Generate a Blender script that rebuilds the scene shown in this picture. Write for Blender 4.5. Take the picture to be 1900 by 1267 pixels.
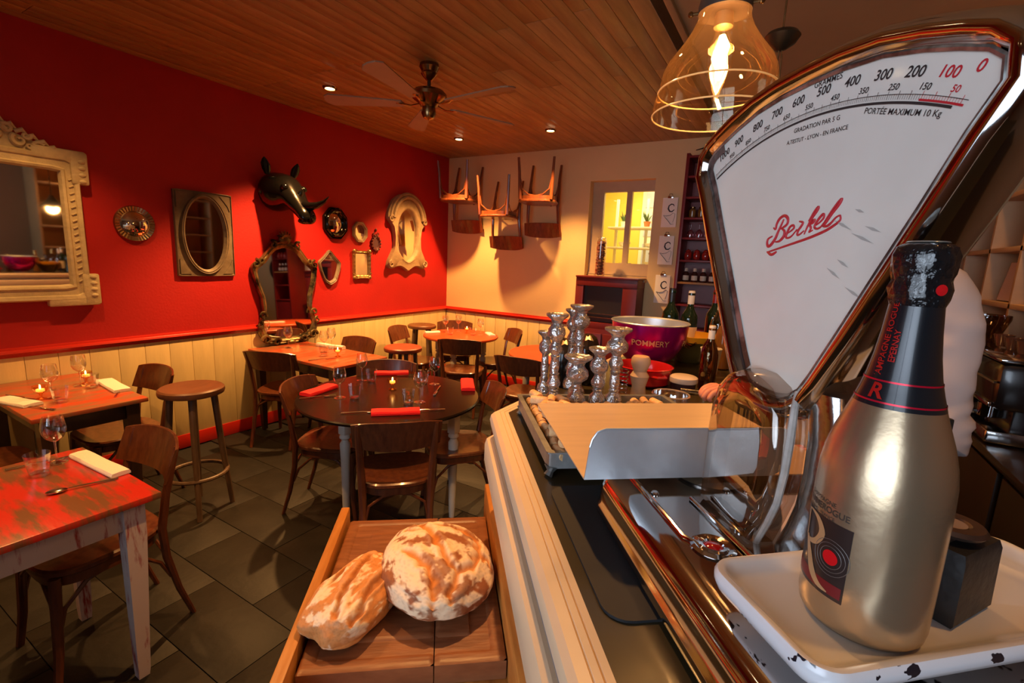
import bpy, bmesh, math, random
from mathutils import Vector, Matrix
R = math.radians
random.seed(7)
for o in list(bpy.data.objects): bpy.data.objects.remove(o)
SC = bpy.context.scene; COL = SC.collection

# ------------------------------------------------------------------ camera
CAMH = 1.6
cd = bpy.data.cameras.new('camera'); cam = bpy.data.objects.new('camera', cd); COL.objects.link(cam)
_R = Vector((0.85966154, 0.50892995, 0.04441111)); _U = Vector((-0.12511939, 0.12546312, 0.98417689)); _F = Vector((-0.49530513, 0.85161571, -0.17153283))
cam.matrix_world = Matrix(((_R.x, _U.x, -_F.x, 0), (_R.y, _U.y, -_F.y, 0), (_R.z, _U.z, -_F.z, CAMH), (0, 0, 0, 1)))
cd.sensor_width = 36; cd.lens = 36*880/1900; cd.clip_start = 0.02; cd.clip_end = 50
SC.camera = cam
# ------------------------------------------------------------------ world, exposure, lights
SC.view_settings.view_transform = 'Standard'; SC.view_settings.look = 'None'
SC.view_settings.exposure = -0.05; SC.view_settings.gamma = 1; SC.view_settings.use_curve_mapping = False
W = bpy.data.worlds.new('world'); SC.world = W; W.use_nodes = True
W.node_tree.nodes['Background'].inputs[0].default_value = (0.55, 0.68, 0.9, 1); W.node_tree.nodes['Background'].inputs[1].default_value = 0.8
WARM = (1.0, 0.475, 0.145)
CEIL = 2.84; XL = -4.031; YB = 5.108; XR = 1.35; YF = -1.6
def light(name, kind, loc, power, color=WARM, size=0.05, rot=(0,0,0), **k):
    l = bpy.data.lights.new(name, kind); l.energy = power; l.color = color
    if kind == 'AREA':
        l.shape = 'RECTANGLE'; l.size = size; l.size_y = k.get('sy', size); l.spread = R(k.get('spread', 180))
    else: l.shadow_soft_size = size
    if kind == 'SPOT': l.spot_size = R(k.get('cone', 110)); l.spot_blend = k.get('blend', 1.0)
    o = bpy.data.objects.new(name, l); o.location = loc; o.rotation_euler = rot; COL.objects.link(o); return o
SPOTS = [(-3.27,2.65,430),(-3.27,4.3,380),(-2.2,4.34,260),(-3.27,1.0,80),(-2.1,0.62,110),(-3.27,-0.65,80),(-2.2,-1.0,30)]
for i,(x,y,p) in enumerate(SPOTS):
    if p: light('spot_light', 'SPOT', (x,y,CEIL-0.035), p, size=0.03, cone=100, blend=0.55)
light('pendant_light', 'POINT', (-0.184,1.094,2.006), 6, size=0.03)
light('spot_light', 'SPOT', (-0.95,1.36,CEIL-0.035), 150, size=0.03, cone=100, blend=0.8)
light('pendant_light', 'POINT', (-0.16,2.27,1.95), 5, size=0.06)
light('bar_light', 'SPOT', (0.55,0.6,CEIL-0.04), 25, size=0.05, cone=120, blend=1)
light('bar_light', 'SPOT', (0.75,2.9,CEIL-0.04), 45, size=0.05, cone=120, blend=1)
light('window_daylight', 'AREA', (-0.6,YF-0.12,1.65), 17, color=(0.72,0.84,1.0), size=2.2, sy=1.5, rot=(R(90),0,R(-8)), spread=85)
light('kitchen_light', 'AREA', (-1.75,6.1,2.78), 42, color=(1.0,0.8,0.36), size=0.9)

# ------------------------------------------------------------------ materials
MATS = {}
def nt(name):
    m = bpy.data.materials.new(name); m.use_nodes = True; n = m.node_tree; b = n.nodes['Principled BSDF']; return m, n, b
def mat(name, col, rough=0.5, metal=0.0, spec=None, var=0.0, scale=8, bump=0.0, bscale=None, stretch=(1,1,1), coat=0.0, col2=None, thr=None, emit=None, es=0, objrand=0.0, detail=4):
    if name in MATS: return MATS[name]
    m, n, b = nt(name); L = n.links.new
    b.inputs['Roughness'].default_value = rough; b.inputs['Metallic'].default_value = metal
    if spec is not None: b.inputs['Specular IOR Level'].default_value = spec
    if coat: b.inputs['Coat Weight'].default_value = coat; b.inputs['Coat Roughness'].default_value = 0.08
    c = (*col, 1); b.inputs['Base Color'].default_value = c
    if emit: b.inputs['Emission Color'].default_value = (*emit,1); b.inputs['Emission Strength'].default_value = es
    tc = n.nodes.new('ShaderNodeTexCoord'); mp = n.nodes.new('ShaderNodeMapping'); mp.inputs['Scale'].default_value = stretch
    L(tc.outputs['Object'], mp.inputs['Vector'])
    vec = mp.outputs['Vector']
    if objrand:
        oi = n.nodes.new('ShaderNodeObjectInfo'); ad = n.nodes.new('ShaderNodeVectorMath'); ad.operation = 'MULTIPLY_ADD'
        cb = n.nodes.new('ShaderNodeCombineXYZ'); L(oi.outputs['Random'], cb.inputs[0]); L(oi.outputs['Random'], cb.inputs[2])
        ad.inputs[1].default_value = (37,11,53); L(cb.outputs[0], ad.inputs[0]); L(vec, ad.inputs[2]); vec = ad.outputs[0]
    out = None
    if var or col2:
        nz = n.nodes.new('ShaderNodeTexNoise'); nz.inputs['Scale'].default_value = scale; nz.inputs['Detail'].default_value = detail; nz.inputs['Roughness'].default_value = 0.6
        L(vec, nz.inputs['Vector']); cr = n.nodes.new('ShaderNodeValToRGB')
        if thr is None: lo, hi = 0.3, 0.7
        else: lo, hi = thr
        cr.color_ramp.elements[0].position = lo; cr.color_ramp.elements[1].position = hi
        c2 = col2 if col2 else tuple(x*(1-var) for x in col)
        cr.color_ramp.elements[0].color = (*c2,1); cr.color_ramp.elements[1].color = c
        L(nz.outputs['Fac'], cr.inputs['Fac']); out = cr.outputs['Color']
    if objrand:
        hs = n.nodes.new('ShaderNodeHueSaturation'); mr = n.nodes.new('ShaderNodeMapRange'); mr.inputs['To Min'].default_value = 1-objrand; mr.inputs['To Max'].default_value = 1+objrand
        L(oi.outputs['Random'], mr.inputs['Value']); L(mr.outputs[0], hs.inputs['Value'])
        if out: L(out, hs.inputs['Color'])
        else: hs.inputs['Color'].default_value = c
        out = hs.outputs['Color']
    if out: L(out, b.inputs['Base Color'])
    if bump:
        n2 = n.nodes.new('ShaderNodeTexNoise'); n2.inputs['Scale'].default_value = bscale or scale*3; n2.inputs['Detail'].default_value = 3; L(vec, n2.inputs['Vector'])
        bp = n.nodes.new('ShaderNodeBump'); bp.inputs['Strength'].default_value = bump; bp.inputs['Distance'].default_value = 0.01
        L(n2.outputs['Fac'], bp.inputs['Height']); L(bp.outputs[0], b.inputs['Normal'])
    MATS[name] = m; return m
def glass(name, tint=(1,1,1), base=0.06, gain=0.75, rough=0.02, gcol=(1,1,1)):
    if name in MATS: return MATS[name]
    m = bpy.data.materials.new(name); m.use_nodes = True; n = m.node_tree; n.nodes.clear(); L = n.links.new
    o = n.nodes.new('ShaderNodeOutputMaterial'); mx = n.nodes.new('ShaderNodeMixShader'); t = n.nodes.new('ShaderNodeBsdfTransparent'); g = n.nodes.new('ShaderNodeBsdfGlossy')
    t.inputs[0].default_value = (*tint,1); g.inputs['Roughness'].default_value = rough; g.inputs[0].default_value = (*gcol,1)
    lw = n.nodes.new('ShaderNodeLayerWeight'); lw.inputs[0].default_value = 0.35
    mr = n.nodes.new('ShaderNodeMapRange'); mr.inputs['To Min'].default_value = base; mr.inputs['To Max'].default_value = gain
    L(lw.outputs['Facing'], mr.inputs['Value']); L(mr.outputs[0], mx.inputs[0]); L(t.outputs[0], mx.inputs[1]); L(g.outputs[0], mx.inputs[2]); L(mx.outputs[0], o.inputs[0])
    MATS[name] = m; return m
def emis(name, col, s):
    if name in MATS: return MATS[name]
    m = bpy.data.materials.new(name); m.use_nodes = True; n = m.node_tree; n.nodes.clear()
    o = n.nodes.new('ShaderNodeOutputMaterial'); e = n.nodes.new('ShaderNodeEmission'); e.inputs[0].default_value = (*col,1); e.inputs[1].default_value = s
    n.links.new(e.outputs[0], o.inputs[0]); MATS[name] = m; return m

RED = mat('red_wall_paint', (0.47,0.008,0.008), 0.62, var=0.12, scale=3, bump=0.12, bscale=60)
REDTRIM = mat('red_gloss_trim', (0.50,0.02,0.01), 0.28, var=0.1, scale=5)
DKRED = mat('dark_red_paint', (0.22,0.012,0.012), 0.4, var=0.2, scale=5)
CREAM = mat('cream_wall_plaster', (0.76,0.56,0.27), 0.75, var=0.06, scale=2, bump=0.1, bscale=40)
PANEL = mat('cream_panel_paint', (0.76,0.58,0.27), 0.5, var=0.14, scale=2.5, stretch=(6,6,1), bump=0.05, bscale=20, objrand=0.06)
PINE = mat('pine_plank', (0.46,0.27,0.09), 0.42, col2=(0.31,0.16,0.05), scale=5, stretch=(6,0.6,6), objrand=0.12, bump=0.05, bscale=12)
PLASTER = mat('tan_ceiling_paint', (0.46,0.33,0.18), 0.6, var=0.1, scale=2)
SLATE = mat('slate_tile', (0.020,0.0175,0.0145), 0.55, spec=0.25, var=0.4, scale=5, objrand=0.08, bump=0.18, bscale=25)
GROUT = mat('dark_grout', (0.013,0.012,0.010), 0.9)
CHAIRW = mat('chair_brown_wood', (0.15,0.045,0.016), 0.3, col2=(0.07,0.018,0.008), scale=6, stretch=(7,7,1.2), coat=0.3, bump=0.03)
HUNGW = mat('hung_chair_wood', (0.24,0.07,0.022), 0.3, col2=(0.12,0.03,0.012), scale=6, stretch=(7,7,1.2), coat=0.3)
DARKW = mat('dark_stained_wood', (0.05,0.022,0.014), 0.35, var=0.4, scale=8, stretch=(5,5,1), coat=0.2)
STOOLW = mat('stool_grey_brown_wood', (0.15,0.09,0.055), 0.45, var=0.45, scale=8, stretch=(5,5,1))
STOOLTOP = mat('stool_seat_wood', (0.17,0.065,0.025), 0.4, var=0.4, scale=5, stretch=(4,1,4))
REDTAB = mat('worn_red_tabletop', (0.52,0.025,0.012), 0.28, col2=(0.17,0.07,0.03), thr=(0.43,0.56), scale=3.5, stretch=(1.2,6,1), bump=0.06, bscale=10, detail=8)
REDEDGE = mat('red_table_edge', (0.5,0.02,0.012), 0.3, var=0.4, scale=6)
ORTAB = mat('worn_orange_tabletop', (0.52,0.07,0.02), 0.28, col2=(0.30,0.13,0.06), thr=(0.42,0.6), scale=3, stretch=(5,1.5,1), bump=0.05, detail=8)
ORROUND = mat('orange_round_tabletop', (0.55,0.07,0.016), 0.35, var=0.25, scale=4)
BLACKTAB = mat('dark_brown_tabletop', (0.012,0.007,0.005), 0.2, var=0.4, scale=4, stretch=(3,1,1), spec=0.35)
WHITELEG = mat('white_leg_paint', (0.62,0.62,0.55), 0.5, var=0.12, scale=6)
WORNLEG = mat('worn_white_paint_over_red', (0.58,0.47,0.42), 0.5, col2=(0.30,0.02,0.02), thr=(0.36,0.47), scale=7, stretch=(5,5,0.8), detail=6)
GREYLEG = mat('grey_turned_leg', (0.33,0.32,0.29), 0.5, var=0.2, scale=8)
GLASS = glass('clear_glass', base=0.10, gain=1.0, rough=0.01, tint=(.97,.97,.97)); PANE = glass('window_pane', base=0.04, gain=0.5)
SHADE = glass('lamp_glass', tint=(1.0,0.93,0.82), base=0.05, gain=0.9, gcol=(1,0.9,0.75))
def glow_haze(m,col,f):
    n=m.node_tree; o=[x for x in n.nodes if x.type=='OUTPUT_MATERIAL'][0]; src=o.inputs[0].links[0].from_socket
    mx=n.nodes.new('ShaderNodeMixShader'); tr=n.nodes.new('ShaderNodeBsdfTranslucent'); tr.inputs[0].default_value=(*col,1); mx.inputs[0].default_value=f
    n.links.new(src,mx.inputs[1]); n.links.new(tr.outputs[0],mx.inputs[2]); n.links.new(mx.outputs[0],o.inputs[0])
glow_haze(SHADE,(1,.6,.25),.02)  # orange translucent mix imitates the haze of lamplight in clear glass
MIRROR = mat('mirror_glass', (0.82,0.80,0.74), 0.03, 1.0)
CHROME = mat('chrome', (0.60,0.58,0.565), 0.08, 1.0)
CHROMEW = mat('worn_chrome', (0.62,0.61,0.60), 0.16, 1.0, var=0.25, scale=20, bump=0.05, bscale=60)
STEEL = mat('brushed_steel', (0.72,0.77,0.82), 0.42, 0.8, var=0.18, scale=9, bump=0.04, bscale=80)
GALV = mat('galvanised_metal', (0.42,0.43,0.42), 0.45, 0.85, var=0.4, scale=18)
ZINC = mat('hammered_silver', (0.62,0.58,0.55), 0.27, 0.85, var=0.3, scale=30, bump=0.9, bscale=60)
BRASS = mat('antique_brass', (0.36,0.22,0.09), 0.25, 1.0, var=0.3, scale=20)
CUTL = mat('cutlery_steel', (0.62,0.58,0.52), 0.15, 1.0)
NAPW = mat('white_napkin', (0.86,0.80,0.68), 0.9, bump=0.3, bscale=200)
NAPR = mat('red_napkin', (0.80,0.004,0.008), 0.8, bump=0.2, bscale=200)
BLACK = mat('black_paint', (0.012,0.012,0.012), 0.4)
GLOSSBLACK = mat('black_gloss_lacquer', (0.003,0.003,0.003), 0.14, spec=0.4, coat=0.25, bump=0.08, bscale=18)
ENAMEL = mat('white_enamel', (0.80,0.78,0.75), 0.22, coat=0.6)
ENCHIP = mat('white_enamel_chipped', (0.72,0.74,0.78), 0.25, col2=(0.012,0.012,0.02), thr=(0.375,0.385), scale=34, coat=0.4, detail=3)

# ------------------------------------------------------------------ mesh builder
def rotm(ax=0, ay=0, az=0): return Matrix.Rotation(az,4,'Z') @ Matrix.Rotation(ay,4,'Y') @ Matrix.Rotation(ax,4,'X')
class MB:
    def __init__(s): s.v=[]; s.f=[]
    def add(s, vs, fs, M=None):
        b=len(s.v); s.v += [tuple((M@Vector(p)) if M else p) for p in vs]; s.f += [tuple(b+i for i in f) for f in fs]; return s
    def box(s, c, d, M=None, bev=0.0, T=None):
        x,y,z=[k/2 for k in d]; 
        if bev<=0:
            vs=[(a*x,b*y,e*z) for e in (-1,1) for b in (-1,1) for a in (-1,1)]; fs=[(0,2,3,1),(4,5,7,6),(0,1,5,4),(2,6,7,3),(0,4,6,2),(1,3,7,5)]
        else:
            bm=bmesh.new(); bmesh.ops.create_cube(bm,size=1); bmesh.ops.scale(bm,vec=(2*x,2*y,2*z),verts=bm.verts)
            bmesh.ops.bevel(bm,geom=bm.edges[:],offset=min(bev,x*.99,y*.99,z*.99),segments=2,profile=0.5,affect='EDGES')
            bm.verts.index_update(); vs=[tuple(v.co) for v in bm.verts]; fs=[tuple(v.index for v in f.verts) for f in bm.faces]; bm.free()
        M2=Matrix.Translation(c) @ (M or Matrix.Identity(4))
        if T: M2=T@M2
        return s.add(vs,fs,M2)
    def lathe(s, prof, n=24, M=None, closed=False, sq=None):
        vs=[]; fs=[]; k=len(prof)
        for (r,z) in prof:
            for i in range(n):
                a=2*math.pi*i/n; vs.append((r*math.cos(a), r*math.sin(a), z))
        for j in range(k-1):
            for i in range(n):
                i2=(i+1)%n; fs.append((j*n+i,j*n+i2,(j+1)*n+i2,(j+1)*n+i))
        if prof[0][0]>1e-6: fs.append(tuple(reversed(range(n))))
        if prof[-1][0]>1e-6 and not closed: fs.append(tuple((k-1)*n+i for i in range(n)))
        return s.add(vs,fs,M)
    def shell(s, prof, n=24, M=None):   # lathe without caps
        vs=[]; fs=[]; k=len(prof)
        for (r,z) in prof:
            for i in range(n):
                a=2*math.pi*i/n; vs.append((r*math.cos(a), r*math.sin(a), z))
        for j in range(k-1):
            for i in range(n):
                i2=(i+1)%n; fs.append((j*n+i,j*n+i2,(j+1)*n+i2,(j+1)*n+i))
        return s.add(vs,fs,M)
    def tube(s, pts, rad, n=8, M=None, closed=False, flat=1.0, cap=True):
        P=[Vector(p) for p in pts]; m=len(P); rs = rad if isinstance(rad,(list,tuple)) else [rad]*m
        vs=[]; fs=[]; prev=None
        for j in range(m):
            t=(P[(j+1)%m]-P[(j-1)%m]) if closed else (P[min(j+1,m-1)]-P[max(j-1,0)])
            t.normalize()
            if prev is None:
                up=Vector((0,0,1)) if abs(t.z)<0.9 else Vector((0,1,0)); a=t.cross(up).normalized()
            else: a=(prev-t*prev.dot(t)); a=a.normalized() if a.length>1e-6 else t.orthogonal().normalized()
            prev=a; b=t.cross(a).normalized()
            for i in range(n):
                q=2*math.pi*i/n; vs.append(tuple(P[j]+a*rs[j]*math.cos(q)+b*rs[j]*flat*math.sin(q)))
        for j in range(m if closed else m-1):
            j2=(j+1)%m
            for i in range(n): i2=(i+1)%n; fs.append((j*n+i,j*n+i2,j2*n+i2,j2*n+i))
        if not closed and cap: fs += [tuple(reversed(range(n))), tuple((m-1)*n+i for i in range(n))]
        return s.add(vs,fs,M)
    def prism(s, poly, z0, z1, M=None):
        n=len(poly); vs=[(x,y,z0) for x,y in poly]+[(x,y,z1) for x,y in poly]
        fs=[tuple(reversed(range(n))),tuple(range(n,2*n))]+[(i,(i+1)%n,n+(i+1)%n,n+i) for i in range(n)]
        return s.add(vs,fs,M)
    def loft(s, rings, M=None, cap0=True, cap1=True, close=True):
        n=len(rings[0]); vs=[p for r in rings for p in r]; fs=[]
        for j in range(len(rings)-1):
            for i in range(n if close else n-1): i2=(i+1)%n; fs.append((j*n+i,j*n+i2,(j+1)*n+i2,(j+1)*n+i))
        if cap0: fs.append(tuple(reversed(range(n))))
        if cap1: fs.append(tuple((len(rings)-1)*n+i for i in range(n)))
        return s.add(vs,fs,M)
    def ball(s, c, r, M=None, n=10, sc=(1,1,1)):
        vs=[(0,0,-1)]; fs=[]; k=n//2+1
        for j in range(1,k):
            a=math.pi*j/k
            for i in range(n): q=2*math.pi*i/n; vs.append((math.sin(a)*math.cos(q),math.sin(a)*math.sin(q),-math.cos(a)))
        vs.append((0,0,1)); e=len(vs)-1
        for i in range(n): fs.append((0,1+(i+1)%n,1+i)); fs.append((e,1+(k-2)*n+i,1+(k-2)*n+(i+1)%n))
        for j in range(k-2):
            for i in range(n): a=1+j*n+i; b=1+j*n+(i+1)%n; fs.append((a,b,b+n,a+n))
        return s.add([(c[0]+x*r*sc[0],c[1]+y*r*sc[1],c[2]+z*r*sc[2]) for x,y,z in vs],fs,M)
    def data(s, name, m, ang=35, smooth=True):
        me=bpy.data.meshes.new(name); me.from_pydata(s.v,[],s.f); me.materials.append(m)
        bm=bmesh.new(); bm.from_mesh(me); bmesh.ops.recalc_face_normals(bm,faces=bm.faces); bm.to_mesh(me); bm.free()
        if smooth:
            for p in me.polygons: p.use_smooth=True
            me.set_sharp_from_angle(angle=R(ang))
        return me
    def build(s, name, m, parent=None, loc=None, rz=0, **k):
        o=bpy.data.objects.new(name, s.data(name,m,**k)); COL.objects.link(o)
        if parent: o.parent=parent
        if loc: o.location=loc
        if rz: o.rotation_euler=(0,0,rz)
        return o
def tag(o,label,cat,group=None,kind=None):
    if label: o['label']=label
    if cat: o['category']=cat
    if group: o['group']=group
    if kind: o['kind']=kind
    return o
def thing(name,label,cat,loc=(0,0,0),rz=0,group=None):
    o=bpy.data.objects.new(name,None); COL.objects.link(o); o.location=loc; o.rotation_euler=(0,0,rz); o.empty_display_size=0.05
    return tag(o,label,cat,group)
def struct(o): o['kind']='structure'; return o
KIDS={}
def dup(root,loc,rz,label,group=None,rot=None,scale=None):
    r=root.copy(); COL.objects.link(r); r.location=loc; r.rotation_euler=rot if rot else (0,0,rz); r['label']=label
    if group: r['group']=group
    if scale: r.scale=scale
    if root.name not in KIDS: KIDS[root.name]=[(c,list(c.children)) for c in root.children]
    for c,g in KIDS[root.name]:
        d=c.copy(); COL.objects.link(d); d.parent=r
        for e in g: f=e.copy(); COL.objects.link(f); f.parent=d
    return r
def text_data(s, size, m, name='text', shear=0, depth=0.0, align='CENTER', bold=0.0):
    cu=bpy.data.curves.new(name,'FONT'); cu.body=s; cu.size=size; cu.align_x=align; cu.align_y='CENTER'; cu.extrude=depth; cu.shear=shear; cu.offset=bold
    cu.resolution_u=3
    o=bpy.data.objects.new(name,cu); COL.objects.link(o); dg=bpy.context.evaluated_depsgraph_get(); me=bpy.data.meshes.new_from_object(o.evaluated_get(dg))
    vs=[tuple(v.co) for v in me.vertices]; fs=[tuple(p.vertices) for p in me.polygons]; bpy.data.objects.remove(o); bpy.data.curves.remove(cu); bpy.data.meshes.remove(me)
    return vs,fs
def frame3(o,x,y):   # matrix with local x->x dir, y->y dir
    x=Vector(x).normalized(); y=Vector(y); y=(y-x*y.dot(x)).normalized(); z=x.cross(y)
    return Matrix(((x.x,y.x,z.x,o[0]),(x.y,y.y,z.y,o[1]),(x.z,y.z,z.z,o[2]),(0,0,0,1)))
CA=R(38.45)
def CF(u,v,z=0): return (-math.sin(CA)*u+math.cos(CA)*v, math.cos(CA)*u+math.sin(CA)*v, z)
def arc(cx,cy,r,a0,a1,n): return [(cx+r*math.cos(R(a0+(a1-a0)*i/n)),cy+r*math.sin(R(a0+(a1-a0)*i/n))) for i in range(n+1)]

# ================================================================== THE ROOM
fl = MB().box(((XL+XR)/2,(YF+YB)/2,-0.06),(XR-XL+.3,YB-YF+.3,0.1)).build('floor',GROUT); struct(fl)
tile_me = MB().box((0,0,0),(0.597,0.297,0.012),bev=0.0015).data('tile',SLATE)
r=0; y=YF
for r in range(26):
    y=-2.065+0.3*r
    if y>YB: break
    if y<YF: continue
    for k in range(10):
        x=XL+0.3+0.6*k+(0.3 if r%2 else 0)
        if x<XR:
            t=bpy.data.objects.new('tile',tile_me); COL.objects.link(t); t.parent=fl; t.location=(x,y,-0.006+random.uniform(-.0006,.0006))
cl = MB().box(((XL-0.68)/2,(YF+YB)/2,CEIL+0.06),(-0.68-XL+.1,YB-YF+.2,0.08)).build('ceiling',DARKW); struct(cl)
pl_me=[MB().box((0,0,0),(0.0922,L_,0.016),bev=0.0025).data('plank',PINE) for L_ in (2.2,2.7,1.81)]
x=XL+0.046; k=0
while x<-0.70:
    y=YF; order=[0,1,2]; random.shuffle(order)
    for q in order:
        L_=(2.2,2.7,1.81)[q]
        o=bpy.data.objects.new('plank',pl_me[q]); COL.objects.link(o); o.parent=cl; o.location=(x,y+L_/2,CEIL+0.008); y+=L_+0.002
    x+=0.0935; k+=1
struct(MB().box(((XR-0.66)/2,(YF+YB)/2,CEIL+0.05),(XR+0.66+.2,YB-YF+.2,0.1)).build('ceiling',PLASTER))
struct(MB().box((-0.675,(YF+YB)/2,CEIL-0.006),(0.035,YB-YF,0.03),bev=.005).build('trim_4',PLASTER))
# walls
wl=struct(MB().box((XL-0.06,(YF+YB)/2,CEIL/2),(0.12,YB-YF+.24,CEIL+.2)).build('wall_left',RED))
b_me=MB().box((0,0,0),(0.016,0.157,0.775),bev=0.002).data('board',PANEL)
y=YF+0.08
while y<YB:
    o=bpy.data.objects.new('board',b_me); COL.objects.link(o); o.parent=wl; o.location=(XL+0.008,y,0.495); y+=0.159
RAILP=[(0,0.872),(0.018,0.874),(0.022,0.886),(0.030,0.890),(0.036,0.902),(0.030,0.914),(0.016,0.918),(0.012,0.93),(0,0.932)]
rail=MB(); rail.loft([[(XL+a,yy,z) for a,z in RAILP] for yy in (YF,YB)],cap0=True,cap1=True)
struct(rail.build('trim_1',REDTRIM))
rail=MB(); rail.loft([[(xx,YB-a,z) for a,z in RAILP] for xx in (XL,-2.09)]); struct(rail.build('trim_2',REDTRIM))
struct(MB().box((XL+0.011,(YF+YB)/2,0.055),(0.022,YB-YF,0.11),bev=.004).build('baseboard_left',REDTRIM))
struct(MB().box(((XL-2.09)/2,YB-0.011,0.055),(-2.09-XL,0.022,0.11),bev=.004).build('baseboard_back',REDTRIM))
# back wall with the opening to the kitchen
OX0,OX1,OZ0,OZ1=-2.06,-1.35,1.42,2.48
wb=MB(); TH=0.24
for (a,b,c,d) in ((XL-.12,OX0,-.1,CEIL+.1),(OX1,XR+.1,-.1,CEIL+.1),(OX0,OX1,OZ1,CEIL+.1),(OX0,OX1,-.1,OZ0)):
    wb.box(((a+b)/2,YB+TH/2,(c+d)/2),(b-a,TH,d-c))
wbo=struct(wb.build('wall_back',CREAM))
b2=MB().box((0,0,0),(0.155,0.012,0.775),bev=0.004).data('board',PANEL)
x=XL+0.09
while x<-2.15:
    o=bpy.data.objects.new('board',b2); COL.objects.link(o); o.parent=wbo; o.location=(x,YB-0.006,0.495); x+=0.159
struct(MB().box((XR+0.06,(YF+YB)/2,CEIL/2),(0.12,YB-YF+.24,CEIL+.2)).build('wall_right',mat('brown_tan_wall',(0.30,0.19,0.11),0.75,var=.08,scale=2)))
# front wall behind the viewer with its shop window
wf=MB()
for (a,b,c,d) in ((XL,-1.75,-.1,CEIL),(0.55,XR,-.1,CEIL),(-1.75,0.55,2.45,CEIL),(-1.75,0.55,-.1,0.85)): wf.box(((a+b)/2,YF-0.06,(c+d)/2),(b-a,0.12,d-c))
struct(wf.build('wall_front',mat('brown_wall',(0.3,0.17,0.09),0.7)))
win=struct(MB().box((-0.6,YF-0.03,2.42),(2.3,0.08,0.06)).box((-0.6,YF-0.03,0.88),(2.3,0.08,0.06)).box((-1.72,YF-0.03,1.65),(0.06,0.08,1.6)).box((0.52,YF-0.03,1.65),(0.06,0.08,1.6)).box((-0.6,YF-0.03,1.65),(0.05,0.07,1.6)).build('window_2',DARKW))
MB().box((-1.16,YF-0.03,1.65),(1.07,0.006,1.5)).build('pane',PANE,win); MB().box((-0.04,YF-0.03,1.65),(1.07,0.006,1.5)).build('pane',PANE,win)
# kitchen window in the back wall
FR=mat('beige_window_paint',(0.50,0.37,0.22),0.5,var=.1)
w1=MB(); Yw=YB+0.13
w1.box((-1.70,Yw,2.425),(0.72,0.06,0.11)).box((-1.70,Yw,1.52),(0.70,0.06,0.17)).box((-1.995,Yw,1.97),(0.13,0.05,0.94)).box((-1.643,Yw,1.97),(0.056,0.05,0.94)).box((-1.355,Yw,1.97),(0.03,0.05,0.94))
w1.box((-1.70,Yw-.035,1.485),(0.70,0.02,0.02)).box((-1.70,Yw-.035,1.46),(0.70,0.03,0.02))
w1o=struct(w1.build('window_1',FR))
MB().box((-1.796,Yw,1.975),(0.25,0.006,0.75)).build('pane',PANE,w1o); MB().box((-1.492,Yw,1.975),(0.246,0.006,0.75)).build('pane',PANE,w1o)
h=MB().ball((-1.36,Yw-0.04,1.72),0.02,n=8).box((-1.36,Yw-.05,1.70),(0.012,0.012,0.05)); h.build('window_handle',BLACK,w1o)
struct(MB().box((-1.705,YB+.03,1.43),(0.71,0.2,0.03)).build('trim_3',FR))
# kitchen behind
KY=mat('kitchen_yellow_paint',(0.85,0.62,0.12),0.6); KW=mat('kitchen_white_paint',(0.8,0.78,0.7),0.5)
kb=MB()
kb.box((-1.75,7.05,1.4),(2.4,0.1,3.2)).box((-2.75,6.2,1.4),(0.1,1.7,3.2)).box((-0.75,6.2,1.4),(0.1,1.7,3.2)); struct(kb.build('wall_kitchen',KY))
struct(MB().box((-1.75,6.2,2.86),(2.0,1.7,0.06)).build('ceiling',KW)); struct(MB().box((-1.75,6.2,0.0),(2.0,1.7,0.06)).build('floor',SLATE))
ks=thing('kitchen_shelf','white kitchen shelving with dishes seen through the lit window','shelf',(-1.72,6.15,0.03))
for z in (2.02,1.77,1.50): MB().box((0.03,0,z),(0.92,0.28,0.025),bev=.004).build('shelf_board',KW,ks)
for x in (-0.40,0.0,0.46): MB().box((x,0.12,1.2),(0.03,0.03,2.4)).build('upright',KW,ks)
MB().box((0.03,0,0.02),(0.92,0.28,0.04)).build('base',KW,ks)
kw=struct(MB().box((-1.5,6.985,2.1),(1.0,0.03,1.2)).build('window_3',KW))
for a in range(2):
    for b in range(3): MB().box((-1.75+.5*a,6.965,1.75+.4*b),(0.40,0.01,0.30)).build('pane',mat('frosted_blue_pane',(0.45,0.5,0.7),0.3),kw)
def bowl_mb(r,h,n=16): return MB().lathe([(r*.45,0),(r*.75,h*.35),(r,h),(r*.93,h),(r*.68,h*.4),(0.001,h*.15)],n)
KB=mat('kitchen_white_crockery',(0.9,0.85,0.7),0.3); TERR=mat('terracotta',(0.5,0.16,0.05),0.6); GREEN=mat('plant_green',(0.06,0.12,0.03),0.6)
for i,(x,z,r,h,l) in enumerate([(-1.55,2.065,.085,.07,'pale bowl on the upper kitchen shelf nearer the right'),(-1.42,2.065,.06,.09,'small tall pale bowl on the upper kitchen shelf end'),(-1.60,1.815,.09,.05,'shallow pale dish on the middle kitchen shelf by the mullion'),(-1.40,1.815,.08,.06,'pale dish on the middle kitchen shelf at the right'),(-1.95,1.815,.08,.06,'pale dish on the middle kitchen shelf at the left'),(-1.52,1.545,.15,.09,'wide white bowl on the lowest kitchen shelf'),(-1.92,1.545,.08,.07,'small white bowl low on the kitchen shelf at the left')]):
    tag(bowl_mb(r,h).build('bowl',KB,loc=(x,6.13,z)),l,'bowl','dishes on the kitchen shelves')
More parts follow.
